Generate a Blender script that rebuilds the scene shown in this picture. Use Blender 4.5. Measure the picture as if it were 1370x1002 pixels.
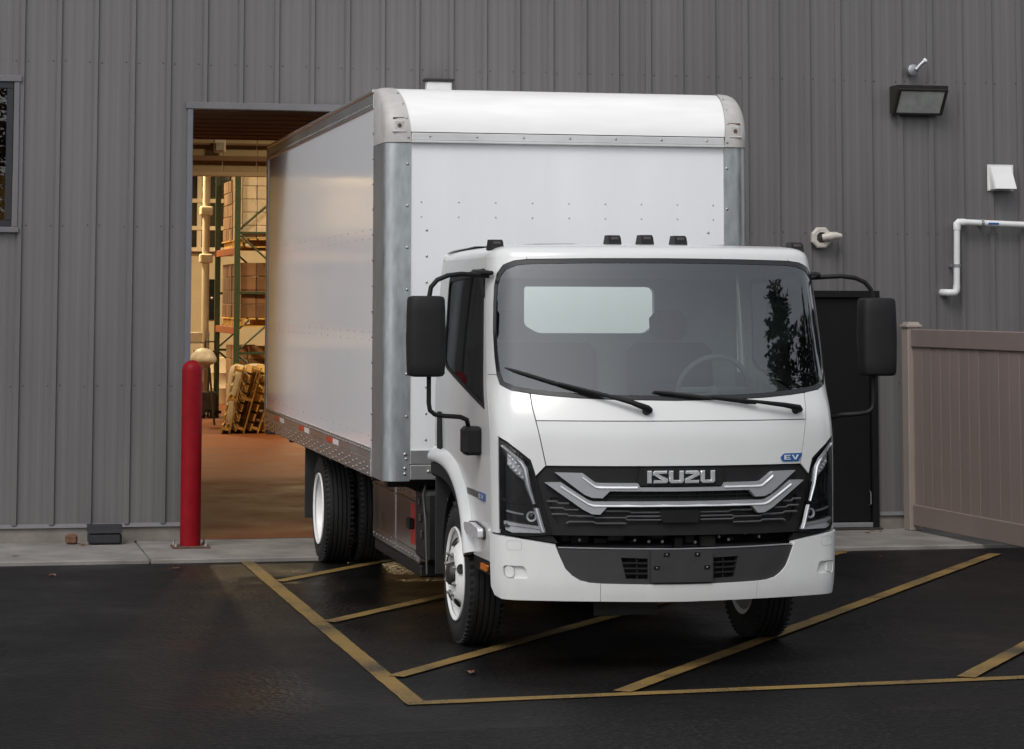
import bpy, math, random
from mathutils import Vector, Matrix
from mathutils.geometry import delaunay_2d_cdt
random.seed(7)
R = math.radians
for _o in list(bpy.data.objects):
    bpy.data.objects.remove(_o)
SC = bpy.context.scene
COL = SC.collection

# ------------------------------------------------------------------ camera
cam_d = bpy.data.cameras.new("camera")
cam = bpy.data.objects.new("camera", cam_d)
COL.objects.link(cam)
_yaw, _pitch, _roll = 0.2056, 0.0855, 0.0038      # yaw towards +X, pitch up, roll
fw = Vector((math.sin(_yaw) * math.cos(_pitch), math.cos(_yaw) * math.cos(_pitch), math.sin(_pitch)))
r0 = Vector((math.cos(_yaw), -math.sin(_yaw), 0.0))
d0 = fw.cross(r0)
rr = math.cos(_roll) * r0 - math.sin(_roll) * d0
up = (-(math.sin(_roll) * r0 + math.cos(_roll) * d0))
m3 = Matrix((rr, up, -fw)).transposed()
cam.matrix_world = Matrix.Translation((-4.0093, -20.1326, 2.0072)) @ m3.to_4x4()
cam_d.sensor_width = 36.0
cam_d.lens = 3222.285 * 36.0 / 1370.0
cam_d.shift_x = (685.0 - 586.9) / 1370.0
cam_d.shift_y = (126.57 - 501.0) / 1370.0
cam_d.clip_start = 0.1
cam_d.clip_end = 2000.0
SC.camera = cam

# ------------------------------------------------------------------ sky, sun, exposure
SUN_EL, SUN_AZ = R(50), R(-143)          # azimuth of the sun measured from +Y towards +X
world = bpy.data.worlds.new("World")
SC.world = world
world.use_nodes = True
wn = world.node_tree
wn.nodes.clear()
w_out = wn.nodes.new("ShaderNodeOutputWorld")
w_bg = wn.nodes.new("ShaderNodeBackground")
w_sky = wn.nodes.new("ShaderNodeTexSky")
w_sky.sky_type = 'NISHITA'
w_sky.sun_disc = False
w_sky.sun_elevation = SUN_EL
w_sky.sun_rotation = SUN_AZ
w_sky.air_density = 1.0
w_sky.dust_density = 2.0
w_sky.ozone_density = 1.0
w_hs = wn.nodes.new("ShaderNodeHueSaturation")
w_hs.inputs["Saturation"].default_value = 0.22
wn.links.new(w_sky.outputs[0], w_hs.inputs["Color"])
wn.links.new(w_hs.outputs[0], w_bg.inputs["Color"])
w_bg.inputs["Strength"].default_value = 0.135
wn.links.new(w_bg.outputs[0], w_out.inputs[0])

sun_d = bpy.data.lights.new("sun", 'SUN')
sun_d.energy = 0.75
sun_d.angle = R(22)
sun_d.color = (1.0, 0.97, 0.93)
sun = bpy.data.objects.new("sun", sun_d)
COL.objects.link(sun)
sd = Vector((math.cos(SUN_EL) * math.sin(SUN_AZ), math.cos(SUN_EL) * math.cos(SUN_AZ), math.sin(SUN_EL)))
sun.rotation_euler = (-sd).to_track_quat('-Z', 'Y').to_euler()
sun.location = sd * 60

SC.view_settings.view_transform = 'Standard'
SC.view_settings.look = 'None'
SC.view_settings.exposure = 0.46
SC.view_settings.gamma = 1.0
SC.view_settings.use_curve_mapping = False
SC.render.engine = 'CYCLES'
SC.cycles.max_bounces = 8
SC.cycles.transparent_max_bounces = 12

# ------------------------------------------------------------------ helpers
def tag(o, label=None, cat=None, group=None, kind=None):
    if label: o["label"] = label
    if cat: o["category"] = cat
    if group: o["group"] = group
    if kind: o["kind"] = kind
    return o

def empty(name, loc=(0, 0, 0), rz=0.0, label=None, cat=None, group=None, kind=None, parent=None):
    o = bpy.data.objects.new(name, None)
    o.empty_display_size = 0.1
    COL.objects.link(o)
    o.location = loc
    o.rotation_euler = (0, 0, rz)
    o.parent = parent
    return tag(o, label, cat, group, kind)

def link_mesh(name, me, parent=None, loc=(0, 0, 0), rz=0.0):
    o = bpy.data.objects.new(name, me)
    COL.objects.link(o)
    o.location = loc
    o.rotation_euler = (0, 0, rz)
    o.parent = parent
    return o

def copy_tree(o, parent=None):
    c = o.copy()
    COL.objects.link(c)
    c.parent = parent
    for ch in [x for x in SC.objects if x.parent == o]:
        copy_tree(ch, c)
    return c

class MB:
    """collects shapes for one mesh"""
    def __init__(s):
        s.v = []; s.f = []; s.mi = []; s.cur = 0
    def add(s, vs, fs):
        n = len(s.v)
        s.v += [tuple(p) for p in vs]
        s.f += [tuple(i + n for i in f) for f in fs]
        s.mi += [s.cur] * len(fs)
        return s
    def box(s, x0, x1, y0, y1, z0, z1, M=None):
        vs = [Vector((x, y, z)) for x in (x0, x1) for y in (y0, y1) for z in (z0, z1)]
        if M is not None: vs = [M @ p for p in vs]
        return s.add(vs, [(0, 1, 3, 2), (4, 6, 7, 5), (0, 4, 5, 1), (2, 3, 7, 6), (0, 2, 6, 4), (1, 5, 7, 3)])
    def bbox(s, x0, x1, y0, y1, z0, z1, b=0.01, M=None):
        """box with chamfered edges"""
        b = min(b, (x1 - x0) * .49, (y1 - y0) * .49, (z1 - z0) * .49)
        X = (x0, x1); Y = (y0, y1); Z = (z0, z1); vs = []; idx = {}
        for i in (0, 1):
            for j in (0, 1):
                for k in (0, 1):
                    sx = b if i == 0 else -b; sy = b if j == 0 else -b; sz = b if k == 0 else -b
                    for ax, off in enumerate(((0, sy, sz), (sx, 0, sz), (sx, sy, 0))):
                        idx[(i, j, k, ax)] = len(vs)
                        vs.append(Vector((X[i] + off[0], Y[j] + off[1], Z[k] + off[2])))
        fs = []
        for i in (0, 1):
            q = [idx[(i, j, k, 0)] for j, k in ((0, 0), (1, 0), (1, 1), (0, 1))]; fs.append(q if i else q[::-1])
            q = [idx[(j, i, k, 1)] for j, k in ((0, 0), (1, 0), (1, 1), (0, 1))]; fs.append(q[::-1] if i else q)
            q = [idx[(j, k, i, 2)] for j, k in ((0, 0), (1, 0), (1, 1), (0, 1))]; fs.append(q if i else q[::-1])
        for i in (0, 1):
            for j in (0, 1):
                q = [idx[(i, j, 0, 0)], idx[(i, j, 0, 1)], idx[(i, j, 1, 1)], idx[(i, j, 1, 0)]]
                fs.append(q[::-1] if i == j else q)
                q = [idx[(i, 0, j, 0)], idx[(i, 0, j, 2)], idx[(i, 1, j, 2)], idx[(i, 1, j, 0)]]
                fs.append(q if i == j else q[::-1])
                q = [idx[(0, i, j, 1)], idx[(0, i, j, 2)], idx[(1, i, j, 2)], idx[(1, i, j, 1)]]
                fs.append(q[::-1] if i == j else q)
        for i in (0, 1):
            for j in (0, 1):
                for k in (0, 1):
                    q = [idx[(i, j, k, a)] for a in (0, 1, 2)]
                    fs.append(q if (i + j + k) % 2 else q[::-1])
        if M is not None: vs = [M @ p for p in vs]
        return s.add(vs, fs)
    def tube(s, pts, r, n=10, cap=True):
        pts = [Vector(p) for p in pts]; rings = []; ref = None
        for i, p in enumerate(pts):
            t = (pts[min(i + 1, len(pts) - 1)] - pts[max(i - 1, 0)]).normalized()
            if ref is None:
                ref = t.orthogonal().normalized()
            ref = (ref - t * ref.dot(t)).normalized()
            b = t.cross(ref)
            ri = r[i] if isinstance(r, (list, tuple)) else r
            rings.append([p + (ref * math.cos(2 * math.pi * k / n) + b * math.sin(2 * math.pi * k / n)) * ri for k in range(n)])
        vs = [q for rg in rings for q in rg]; fs = []
        for i in range(len(rings) - 1):
            for k in range(n):
                a = i * n + k; b2 = i * n + (k + 1) % n
                fs.append((a, b2, b2 + n, a + n))
        if cap:
            fs.append(tuple(range(n))[::-1]); fs.append(tuple((len(rings) - 1) * n + k for k in range(n)))
        return s.add(vs, fs)
    def lathe(s, prof, M=None, n=32, closed=False, phase=0.0):
        """prof: list of (axial, radius), axis = local X"""
        vs = []; fs = []
        for a, r_ in prof:
            for k in range(n):
                th = 2 * math.pi * (k + phase) / n
                vs.append(Vector((a, r_ * math.cos(th), r_ * math.sin(th))))
        m = len(prof)
        for i in range(m if closed else m - 1):
            j = (i + 1) % m
            for k in range(n):
                k2 = (k + 1) % n
                fs.append((i * n + k, i * n + k2, j * n + k2, j * n + k))
        if M is not None: vs = [M @ p for p in vs]
        return s.add(vs, fs)
    def prism(s, poly, fn, d0, d1):
        """poly 2d ccw, fn(p, d) -> 3d"""
        n = len(poly)
        vs = [fn(p, d0) for p in poly] + [fn(p, d1) for p in poly]
        fs = [tuple(range(n)), tuple(range(2 * n - 1, n - 1, -1))]
        for i in range(n):
            j = (i + 1) % n
            fs.append((i, i + n, j + n, j))
        return s.add(vs, fs)
    def dome(s, c, r, nrm=(0, 0, 1), n=8, flat=.6):
        nrm = Vector(nrm).normalized(); a = nrm.orthogonal().normalized(); b = nrm.cross(a); c = Vector(c)
        vs = []
        for lv, (rad, h) in enumerate(((1, 0), (.75, .66 * flat))):
            for k in range(n):
                th = 2 * math.pi * k / n
                vs.append(c + (a * math.cos(th) + b * math.sin(th)) * r * rad + nrm * r * h)
        vs.append(c + nrm * r * flat)
        fs = [(k, (k + 1) % n, n + (k + 1) % n, n + k) for k in range(n)] + [(n + k, n + (k + 1) % n, 2 * n) for k in range(n)]
        return s.add(vs, fs)
    def mesh(s, name, mats, smooth=None):
        me = bpy.data.meshes.new(name)
        me.from_pydata(s.v, [], s.f)
        for m in (mats if isinstance(mats, (list, tuple)) else [mats]): me.materials.append(m)
        if any(s.mi): me.polygons.foreach_set("material_index", s.mi)
        if smooth is not None:
            me.polygons.foreach_set("use_smooth", [True] * len(me.polygons))
            me.set_sharp_from_angle(angle=R(smooth))
        me.update()
        return me
    def build(s, name, mats, parent=None, smooth=None, loc=(0, 0, 0), rz=0.0):
        return link_mesh(name, s.mesh(name, mats, smooth), parent, loc, rz)

def pip(p, poly):
    x, y = p; c = False; n = len(poly)
    for i in range(n):
        x1, y1 = poly[i]; x2, y2 = poly[(i + 1) % n]
        if (y1 > y) != (y2 > y) and x < (x2 - x1) * (y - y1) / (y2 - y1) + x1: c = not c
    return c

def densify(poly, st):
    out = []
    for i in range(len(poly)):
        a = Vector(poly[i]); b = Vector(poly[(i + 1) % len(poly)]); n = max(1, int((b - a).length / st + .5))
        for k in range(n): out.append(tuple(a + (b - a) * (k / n)))
    return out

def round_poly(poly, rad, n=5):
    """round the corners of a 2d polygon; rad number or list"""
    out = []; m = len(poly)
    for i in range(m):
        p = Vector(poly[i]); a = Vector(poly[i - 1]); b = Vector(poly[(i + 1) % m])
        r_ = rad[i] if isinstance(rad, (list, tuple)) else rad
        if r_ <= 0: out.append(tuple(p)); continue
        da = (a - p); db = (b - p); la = min(r_, da.length * .48); lb = min(r_, db.length * .48)
        pa = p + da.normalized() * la; pb = p + db.normalized() * lb
        for k in range(n + 1):
            t = k / n
            out.append(tuple(pa * (1 - t) ** 2 + p * 2 * t * (1 - t) + pb * t * t))
    return out

def patch(poly, S, holes=(), st=.05, thick=.012, off=0.0):
    """curved sheet: polygon in the surface's own 2d coordinates, mapped by S(a,z,offset), with turned-in edges"""
    mb = MB()
    loops = [densify(poly, st)] + [densify(h, st) for h in holes]
    pts = []; edges = []
    for lp in loops:
        n0 = len(pts); pts += lp
        edges += [(n0 + i, n0 + (i + 1) % len(lp)) for i in range(len(lp))]
    xs = [p[0] for p in loops[0]]; ys = [p[1] for p in loops[0]]
    def inside(p): return pip(p, loops[0]) and not any(pip(p, h) for h in loops[1:])
    nb = len(pts)
    bpts = list(pts)
    x = min(xs) + st * .5
    while x < max(xs):
        y = min(ys) + st * .5
        while y < max(ys):
            if inside((x, y)) and min((bx - x) ** 2 + (by - y) ** 2 for bx, by in bpts) > (st * .55) ** 2: pts.append((x, y))
            y += st
        x += st
    vo, eo, fo, ov, oe, of_ = delaunay_2d_cdt([Vector(p) for p in pts], edges, [], 0, 1e-6)
    tris = []
    for f in fo:
        c = (sum(vo[i][0] for i in f) / 3, sum(vo[i][1] for i in f) / 3)
        if inside(c): tris.append(tuple(f))
    v3 = [S(p[0], p[1], off) for p in vo]
    # orientation: make normals look outwards
    t = tris[len(tris) // 2]
    nn = (v3[t[1]] - v3[t[0]]).cross(v3[t[2]] - v3[t[0]])
    c = [(vo[t[0]][k] + vo[t[1]][k] + vo[t[2]][k]) / 3 for k in (0, 1)]
    outw = S(c[0], c[1], off + .05) - S(c[0], c[1], off)
    flip = nn.dot(outw) < 0
    if flip: tris = [tuple(reversed(t)) for t in tris]
    cnt = {}
    for t in tris:
        for i in range(3):
            e = (t[i], t[(i + 1) % 3]); cnt[e] = cnt.get(e, 0) + 1
    be = [e for e in cnt if (e[1], e[0]) not in cnt]
    mb.add(v3, tris)
    inner = {}
    for e in be:
        for i in e:
            if i not in inner:
                inner[i] = len(mb.v); mb.v.append(tuple(S(vo[i][0], vo[i][1], off - thick)))
    for a, b in be:
        mb.f.append((b, a, inner[a], inner[b])); mb.mi.append(mb.cur)
    return mb

# ------------------------------------------------------------------ materials
def new_mat(name):
    m = bpy.data.materials.new(name); m.use_nodes = True
    nt = m.node_tree
    return m, nt, nt.nodes["Principled BSDF"], nt.links

def mat(name, col, rough=.5, metal=0.0, var=0.0, vscale=3.0, bump=0.0, bscale=40.0, rvar=0.0, coat=0.0, spec=.5, stretch=None, emit=None, estr=0.0, ior=None, detail=6):
    m, nt, b, L = new_mat(name)
    b.inputs["Base Color"].default_value = (*col, 1)
    b.inputs["Roughness"].default_value = rough
    b.inputs["Metallic"].default_value = metal
    b.inputs["Specular IOR Level"].default_value = spec
    if coat: b.inputs["Coat Weight"].default_value = coat; b.inputs["Coat Roughness"].default_value = .14
    if emit: b.inputs["Emission Color"].default_value = (*emit, 1); b.inputs["Emission Strength"].default_value = estr
    if var or rvar or bump:
        tc = nt.nodes.new("ShaderNodeTexCoord"); mp = nt.nodes.new("ShaderNodeMapping")
        L.new(tc.outputs["Object"], mp.inputs[0])
        if stretch: mp.inputs["Scale"].default_value = stretch
    if var or rvar:
        nz = nt.nodes.new("ShaderNodeTexNoise"); nz.inputs["Scale"].default_value = vscale; nz.inputs["Detail"].default_value = detail; nz.inputs["Roughness"].default_value = .62
        L.new(mp.outputs[0], nz.inputs["Vector"])
    if var:
        cr = nt.nodes.new("ShaderNodeValToRGB")
        cr.color_ramp.elements[0].position = .3; cr.color_ramp.elements[1].position = .7
        cr.color_ramp.elements[0].color = (*[c * (1 - var) for c in col], 1)
        cr.color_ramp.elements[1].color = (*[min(1, c * (1 + var)) for c in col], 1)
        L.new(nz.outputs["Fac"], cr.inputs[0]); L.new(cr.outputs[0], b.inputs["Base Color"])
    if rvar:
        mr = nt.nodes.new("ShaderNodeMapRange"); mr.inputs[1].default_value = .3; mr.inputs[2].default_value = .7
        mr.inputs[3].default_value = max(0, rough - rvar); mr.inputs[4].default_value = min(1, rough + rvar)
        L.new(nz.outputs["Fac"], mr.inputs[0]); L.new(mr.outputs[0], b.inputs["Roughness"])
    if bump:
        n2 = nt.nodes.new("ShaderNodeTexNoise"); n2.inputs["Scale"].default_value = bscale; n2.inputs["Detail"].default_value = 4
        L.new(mp.outputs[0], n2.inputs["Vector"])
        bp = nt.nodes.new("ShaderNodeBump"); bp.inputs["Strength"].default_value = bump; bp.inputs["Distance"].default_value = .01
        L.new(n2.outputs["Fac"], bp.inputs["Height"]); L.new(bp.outputs[0], b.inputs["Normal"])
    return m

def glass_mat(name, tint, base_refl=.04, boost=1.0, rough=0.0):
    """thin sheet of glass: tinted see-through plus a Fresnel reflection"""
    m = bpy.data.materials.new(name); m.use_nodes = True
    nt = m.node_tree; nt.nodes.clear(); L = nt.links
    o = nt.nodes.new("ShaderNodeOutputMaterial"); mx = nt.nodes.new("ShaderNodeMixShader")
    tr = nt.nodes.new("ShaderNodeBsdfTransparent"); gl = nt.nodes.new("ShaderNodeBsdfGlossy")
    fr = nt.nodes.new("ShaderNodeFresnel"); fr.inputs[0].default_value = 1.52
    ml = nt.nodes.new("ShaderNodeMath"); ml.operation = 'MULTIPLY_ADD'; ml.use_clamp = True
    ml.inputs[1].default_value = boost; ml.inputs[2].default_value = base_refl
    tr.inputs[0].default_value = (*tint, 1); gl.inputs["Roughness"].default_value = rough
    gl.inputs["Color"].default_value = (.95, .97, 1, 1)
    L.new(fr.outputs[0], ml.inputs[0]); L.new(ml.outputs[0], mx.inputs[0])
    L.new(tr.outputs[0], mx.inputs[1]); L.new(gl.outputs[0], mx.inputs[2]); L.new(mx.outputs[0], o.inputs[0])
    return m

M = {}
M['white'] = mat('white_paint', (.65, .652, .646), .24, coat=.6, var=.012, vscale=1.6, bump=.004, bscale=300)
M['bumper_white'] = mat('bumper_white', (.66, .663, .655), .34, coat=.15, var=.03, vscale=3, stretch=(3, 3, .8), bump=.006, bscale=250)
M['panel_white'] = mat('panel_white', (.83, .835, .86), .09, var=.012, vscale=1.2, bump=.02, bscale=1.6, spec=.22)
M['front_white'] = mat('front_panel_white', (.76, .77, .785), .26, var=.03, vscale=1.4, stretch=(2.2, 1, .35), bump=.025, bscale=1.6)
M['cap_white'] = mat('cap_white', (.80, .79, .78), .4, var=.07, vscale=2.5, stretch=(.6, 3, 3), bump=.02, bscale=4)
M['cast'] = mat('cast_corner', (.44, .425, .405), .5, var=.14, vscale=7, bump=.08, bscale=30)
M['alu'] = mat('aluminium', (.58, .575, .57), .34, .92, var=.08, vscale=6, rvar=.06, stretch=(1, .3, 1), bump=.02, bscale=10)
M['strip'] = mat('dull_white_strip', (.60, .60, .60), .4, .2, var=.12, vscale=5, stretch=(.5, 1, 1))
M['galv'] = mat('galvanised', (.45, .475, .485), .36, .82, var=.13, vscale=14, rvar=.06, stretch=(1.6, 1.6, .5), bump=.012, bscale=5, detail=3)
M['chrome'] = mat('chrome', (.86, .86, .87), .09, 1.0, rvar=.03, vscale=6)
M['mask'] = mat('charcoal_mask', (.030, .030, .031), .5, var=.15, vscale=8, bump=.12, bscale=240)
M['silver'] = mat('silver_paint', (.40, .405, .425), .34, .35, var=.05, vscale=60, bump=.02, bscale=300)
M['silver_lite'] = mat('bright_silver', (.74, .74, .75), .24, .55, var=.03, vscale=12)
M['letter'] = mat('chrome_letter', (.74, .745, .76), .22, .6, var=.03, vscale=20)
M['black'] = mat('black_plastic', (.010, .010, .0105), .5, spec=.25, var=.2, vscale=14, bump=.08, bscale=220)
M['black_tex'] = mat('grained_black_plastic', (.014, .014, .0148), .58, spec=.25, var=.15, vscale=10, bump=.15, bscale=260)
M['black_gloss'] = mat('gloss_black', (.008, .008, .009), .12, coat=.5, var=.1, vscale=5)
M['frit'] = mat('black_frit', (.02, .02, .022), .12, var=.1, vscale=6)
M['rubber'] = mat('rubber', (.017, .016, .016), .75, var=.25, vscale=8, bump=.12, bscale=90)
M['tyre'] = mat('tyre_rubber', (.0125, .012, .012), .72, var=.35, vscale=7, bump=.15, bscale=70)
M['wheel_white'] = mat('wheel_white', (.80, .795, .785), .38, var=.05, vscale=8, rvar=.1)
M['steel_dark'] = mat('dark_steel', (.06, .055, .052), .55, .6, var=.3, vscale=9, bump=.1, bscale=40)
M['chassis'] = mat('chassis_black', (.014, .0135, .013), .5, .2, var=.3, vscale=9, bump=.08, bscale=50)
M['battery'] = mat('battery_case', (.46, .44, .43), .22, .95, var=.10, vscale=5, rvar=.05, bump=.015, bscale=12)
M['slat'] = mat('slat_plastic', (.095, .095, .10), .4, var=.1, vscale=10)
M['seat'] = mat('seat_cloth', (.03, .031, .036), .85, var=.2, vscale=30, bump=.2, bscale=200)
M['dash'] = mat('dash_plastic', (.16, .165, .17), .6, var=.1, vscale=10)
M['headliner'] = mat('headliner_cloth', (.42, .425, .43), .9, var=.05, vscale=20)
M['cabin'] = mat('cabin_trim', (.42, .425, .43), .8, var=.1, vscale=6)
M['cabin_floor'] = mat('cabin_floor', (.05, .05, .052), .9, var=.15, vscale=8)
M['windscreen'] = glass_mat('windscreen_glass', (.72, .84, .78), .05, 1.7)
M['windscreen_band'] = glass_mat('windscreen_shade_band', (.34, .56, .68), .06, 1.7)
M['side_glass'] = glass_mat('side_glass', (.20, .21, .20), .0, .4)
M['lens'] = glass_mat('lamp_lens', (.97, .97, .98), .01, .8, .02)
M['reflector'] = mat('lamp_reflector', (.78, .78, .80), .22, .15, var=.06, vscale=25, bump=.06, bscale=60)
M['led'] = mat('led_cell', (.78, .78, .80), .25, .3, var=.05, vscale=30, coat=.6)
M['amber'] = mat('amber_lens', (.75, .20, .02), .2, coat=.6, var=.1, vscale=60)
M['clear_lamp'] = mat('clear_lamp', (.70, .71, .74), .14, .25, var=.22, vscale=35, bump=.15, bscale=70, coat=.5)
M['blue'] = mat('badge_blue', (.02, .10, .30), .25, coat=.4, var=.05, vscale=20)
M['badge_white'] = mat('badge_letter', (.70, .74, .80), .3, .3, var=.02, vscale=20)
M['badge_dark'] = mat('badge_dark', (.07, .06, .055), .35, var=.1, vscale=40)
M['red_tape'] = mat('red_reflective', (.55, .035, .02), .35, var=.12, vscale=80, coat=.3)
M['white_tape'] = mat('white_reflective', (.80, .80, .80), .35, var=.06, vscale=80, coat=.3)
M['red_label'] = mat('red_label', (.42, .03, .025), .45, var=.1, vscale=30)
M['orange_wire'] = mat('orange_cable', (.55, .22, .03), .5, var=.1, vscale=30)
# ------------------------------------------------------------------ materials of the place
def asphalt_mat(name, dark, light, scale, wet):
    m, nt, b, L = new_mat(name)
    tc = nt.nodes.new("ShaderNodeTexCoord")
    n1 = nt.nodes.new("ShaderNodeTexNoise"); n1.inputs["Scale"].default_value = scale; n1.inputs["Detail"].default_value = 3
    n2 = nt.nodes.new("ShaderNodeTexNoise"); n2.inputs["Scale"].default_value = .55; n2.inputs["Detail"].default_value = 7; n2.inputs["Roughness"].default_value = .6
    vo = nt.nodes.new("ShaderNodeTexVoronoi"); vo.inputs["Scale"].default_value = scale * .7
    for n in (n1, n2, vo): L.new(tc.outputs["Object"], n.inputs["Vector"])
    cr = nt.nodes.new("ShaderNodeValToRGB"); cr.color_ramp.elements[0].position = .50; cr.color_ramp.elements[1].position = .74
    cr.color_ramp.elements[0].color = (*dark, 1); cr.color_ramp.elements[1].color = (*light, 1)
    L.new(n1.outputs["Fac"], cr.inputs[0])
    mx = nt.nodes.new("ShaderNodeMix"); mx.data_type = 'RGBA'; mx.blend_type = 'MULTIPLY'; mx.inputs[0].default_value = .8
    c2 = nt.nodes.new("ShaderNodeValToRGB"); c2.color_ramp.elements[0].position = .36; c2.color_ramp.elements[1].position = .66
    c2.color_ramp.elements[0].color = (.42, .41, .40, 1); c2.color_ramp.elements[1].color = (1.0, .97, .94, 1)
    L.new(n2.outputs["Fac"], c2.inputs[0]); L.new(cr.outputs[0], mx.inputs[6]); L.new(c2.outputs[0], mx.inputs[7])
    L.new(mx.outputs[2], b.inputs["Base Color"])
    mr = nt.nodes.new("ShaderNodeMapRange"); mr.inputs[1].default_value = .36; mr.inputs[2].default_value = .66
    mr.inputs[3].default_value = wet[0]; mr.inputs[4].default_value = wet[1]
    L.new(n2.outputs["Fac"], mr.inputs[0]); L.new(mr.outputs[0], b.inputs["Roughness"])
    b.inputs["Specular IOR Level"].default_value = .2
    bp = nt.nodes.new("ShaderNodeBump"); bp.inputs["Strength"].default_value = .5; bp.inputs["Distance"].default_value = .008
    L.new(vo.outputs["Distance"], bp.inputs["Height"]); L.new(bp.outputs[0], b.inputs["Normal"])
    return m

def paint_mat(name, col):
    """worn road paint: grains of paint missing, asphalt showing through"""
    m, nt, b, L = new_mat(name)
    tc = nt.nodes.new("ShaderNodeTexCoord")
    n1 = nt.nodes.new("ShaderNodeTexNoise"); n1.inputs["Scale"].default_value = 90; n1.inputs["Detail"].default_value = 5; n1.inputs["Roughness"].default_value = .7
    n2 = nt.nodes.new("ShaderNodeTexNoise"); n2.inputs["Scale"].default_value = 2.2; n2.inputs["Detail"].default_value = 5
    L.new(tc.outputs["Object"], n1.inputs["Vector"]); L.new(tc.outputs["Object"], n2.inputs["Vector"])
    ad = nt.nodes.new("ShaderNodeMath"); ad.operation = 'MULTIPLY_ADD'; ad.inputs[1].default_value = .8
    L.new(n2.outputs["Fac"], ad.inputs[0]); L.new(n1.outputs["Fac"], ad.inputs[2])
    cr = nt.nodes.new("ShaderNodeValToRGB"); cr.color_ramp.elements[0].position = .74; cr.color_ramp.elements[1].position = .94
    cr.color_ramp.elements[0].color = (.035, .028, .018, 1); cr.color_ramp.elements[1].color = (*col, 1)
    L.new(ad.outputs[0], cr.inputs[0]); L.new(cr.outputs[0], b.inputs["Base Color"])
    b.inputs["Roughness"].default_value = .6
    bp = nt.nodes.new("ShaderNodeBump"); bp.inputs["Strength"].default_value = .3; bp.inputs["Distance"].default_value = .004
    L.new(n1.outputs["Fac"], bp.inputs["Height"]); L.new(bp.outputs[0], b.inputs["Normal"])
    return m

M['asphalt'] = asphalt_mat('asphalt', (.0046, .0042, .0041), (.024, .0215, .0205), 42, (.30, .68))
M['road'] = asphalt_mat('coarse_asphalt', (.0045, .0045, .0045), (.040, .036, .034), 42, (.45, .75))
M['yellow'] = paint_mat('worn_yellow_paint', (.225, .14, .036))
M['concrete'] = mat('concrete', (.205, .19, .175), .8, var=.32, vscale=2.6, bump=.25, bscale=60, detail=9)
M['concrete_base'] = mat('concrete_base', (.19, .17, .15), .85, var=.25, vscale=3.5, bump=.2, bscale=50, detail=8)
M['floor_red'] = mat('red_floor_coating', (.150, .050, .019), .62, spec=.15, var=.25, vscale=1.6, rvar=.12, bump=.04, bscale=30, detail=8)
M['cladding'] = mat('grey_cladding', (.128, .122, .122), .40, var=.07, vscale=1.3, rvar=.06, stretch=(1.5, 1.5, .35), bump=.07, bscale=2.2)
M['flashing'] = mat('grey_flashing', (.135, .130, .135), .38, var=.08, vscale=4, rvar=.05)
M['jamb'] = mat('jamb_metal', (.15, .155, .175), .35, .3, var=.08, vscale=4)
M['screw'] = mat('screw_head', (.085, .08, .08), .45, .3, var=.2, vscale=40)
M['inner_wall'] = mat('interior_beige', (.46, .39, .27), .8, var=.08, vscale=2.0)
M['inner_dark'] = mat('interior_brown', (.24, .16, .11), .75, var=.15, vscale=3.0)  # on the overhead door this brown stands in for dim warm light
M['door_black'] = mat('black_door', (.0065, .0065, .007), .5, spec=.2, var=.15, vscale=3)
M['door_frame'] = mat('black_frame', (.008, .0078, .0078), .5, spec=.2, var=.15, vscale=5)
M['dark_frame'] = mat('dark_window_frame', (.016, .017, .022), .35, var=.1, vscale=6)
M['window_glass'] = glass_mat('window_glass', (.30, .29, .28), .03, 1.0)
M['red'] = mat('red_bollard', (.215, .006, .011), .42, var=.16, vscale=7, rvar=.05, bump=.02, bscale=14, spec=.12)
M['rust'] = mat('rusty_plate', (.11, .065, .045), .75, .2, var=.4, vscale=14, bump=.2, bscale=60)
M['rust_orange'] = mat('rusty_pipe', (.13, .06, .033), .85, var=.45, vscale=12, bump=.3, bscale=50)
M['bolt'] = mat('zinc_bolt', (.4, .39, .37), .4, .9, var=.2, vscale=30)
M['pvc'] = mat('white_pvc', (.66, .66, .66), .4, var=.06, vscale=4)
M['vent_white'] = mat('white_vent', (.68, .68, .67), .45, var=.05, vscale=5)
M['beige_cast'] = mat('beige_alarm', (.50, .46, .41), .5, var=.1, vscale=9)
M['grey_box'] = mat('grey_conduit', (.34, .35, .37), .35, .6, var=.12, vscale=12)
M['bronze'] = mat('bronze_housing', (.030, .026, .024), .45, .2, var=.2, vscale=12, bump=.05, bscale=60)
M['frosted'] = mat('prismatic_lens', (.42, .43, .41), .22, var=.22, vscale=7, coat=.5, bump=.12, bscale=110)
M['fence'] = mat('tan_vinyl', (.228, .178, .163), .42, var=.06, vscale=2.5, rvar=.05, stretch=(4, 4, .5))
M['fence_post'] = mat('tan_vinyl_post', (.30, .245, .215), .42, var=.06, vscale=2.5)
M['bait'] = mat('black_box_plastic', (.017, .018, .022), .5, var=.2, vscale=10, bump=.08, bscale=60)
M['leaf'] = mat('dead_leaf', (.17, .075, .035), .7, var=.5, vscale=18)
M['rack_green'] = mat('rack_green', (.045, .075, .045), .45, var=.15, vscale=8)
M['rack_orange'] = mat('rack_orange', (.36, .10, .03), .5, var=.15, vscale=8)
M['carton'] = mat('carton', (.33, .20, .105), .85, var=.18, vscale=5)
M['carton_dark'] = mat('dark_carton', (.19, .105, .055), .85, var=.2, vscale=5)
M['wrap'] = mat('shrink_wrap', (.62, .54, .42), .35, var=.12, vscale=9, bump=.3, bscale=14)
M['wood'] = mat('pallet_wood', (.60, .39, .12), .8, var=.25, vscale=6, stretch=(1, 1, 4), bump=.15, bscale=40)
M['sack'] = mat('woven_sack', (.44, .38, .29), .8, var=.12, vscale=6, bump=.35, bscale=9)
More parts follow.
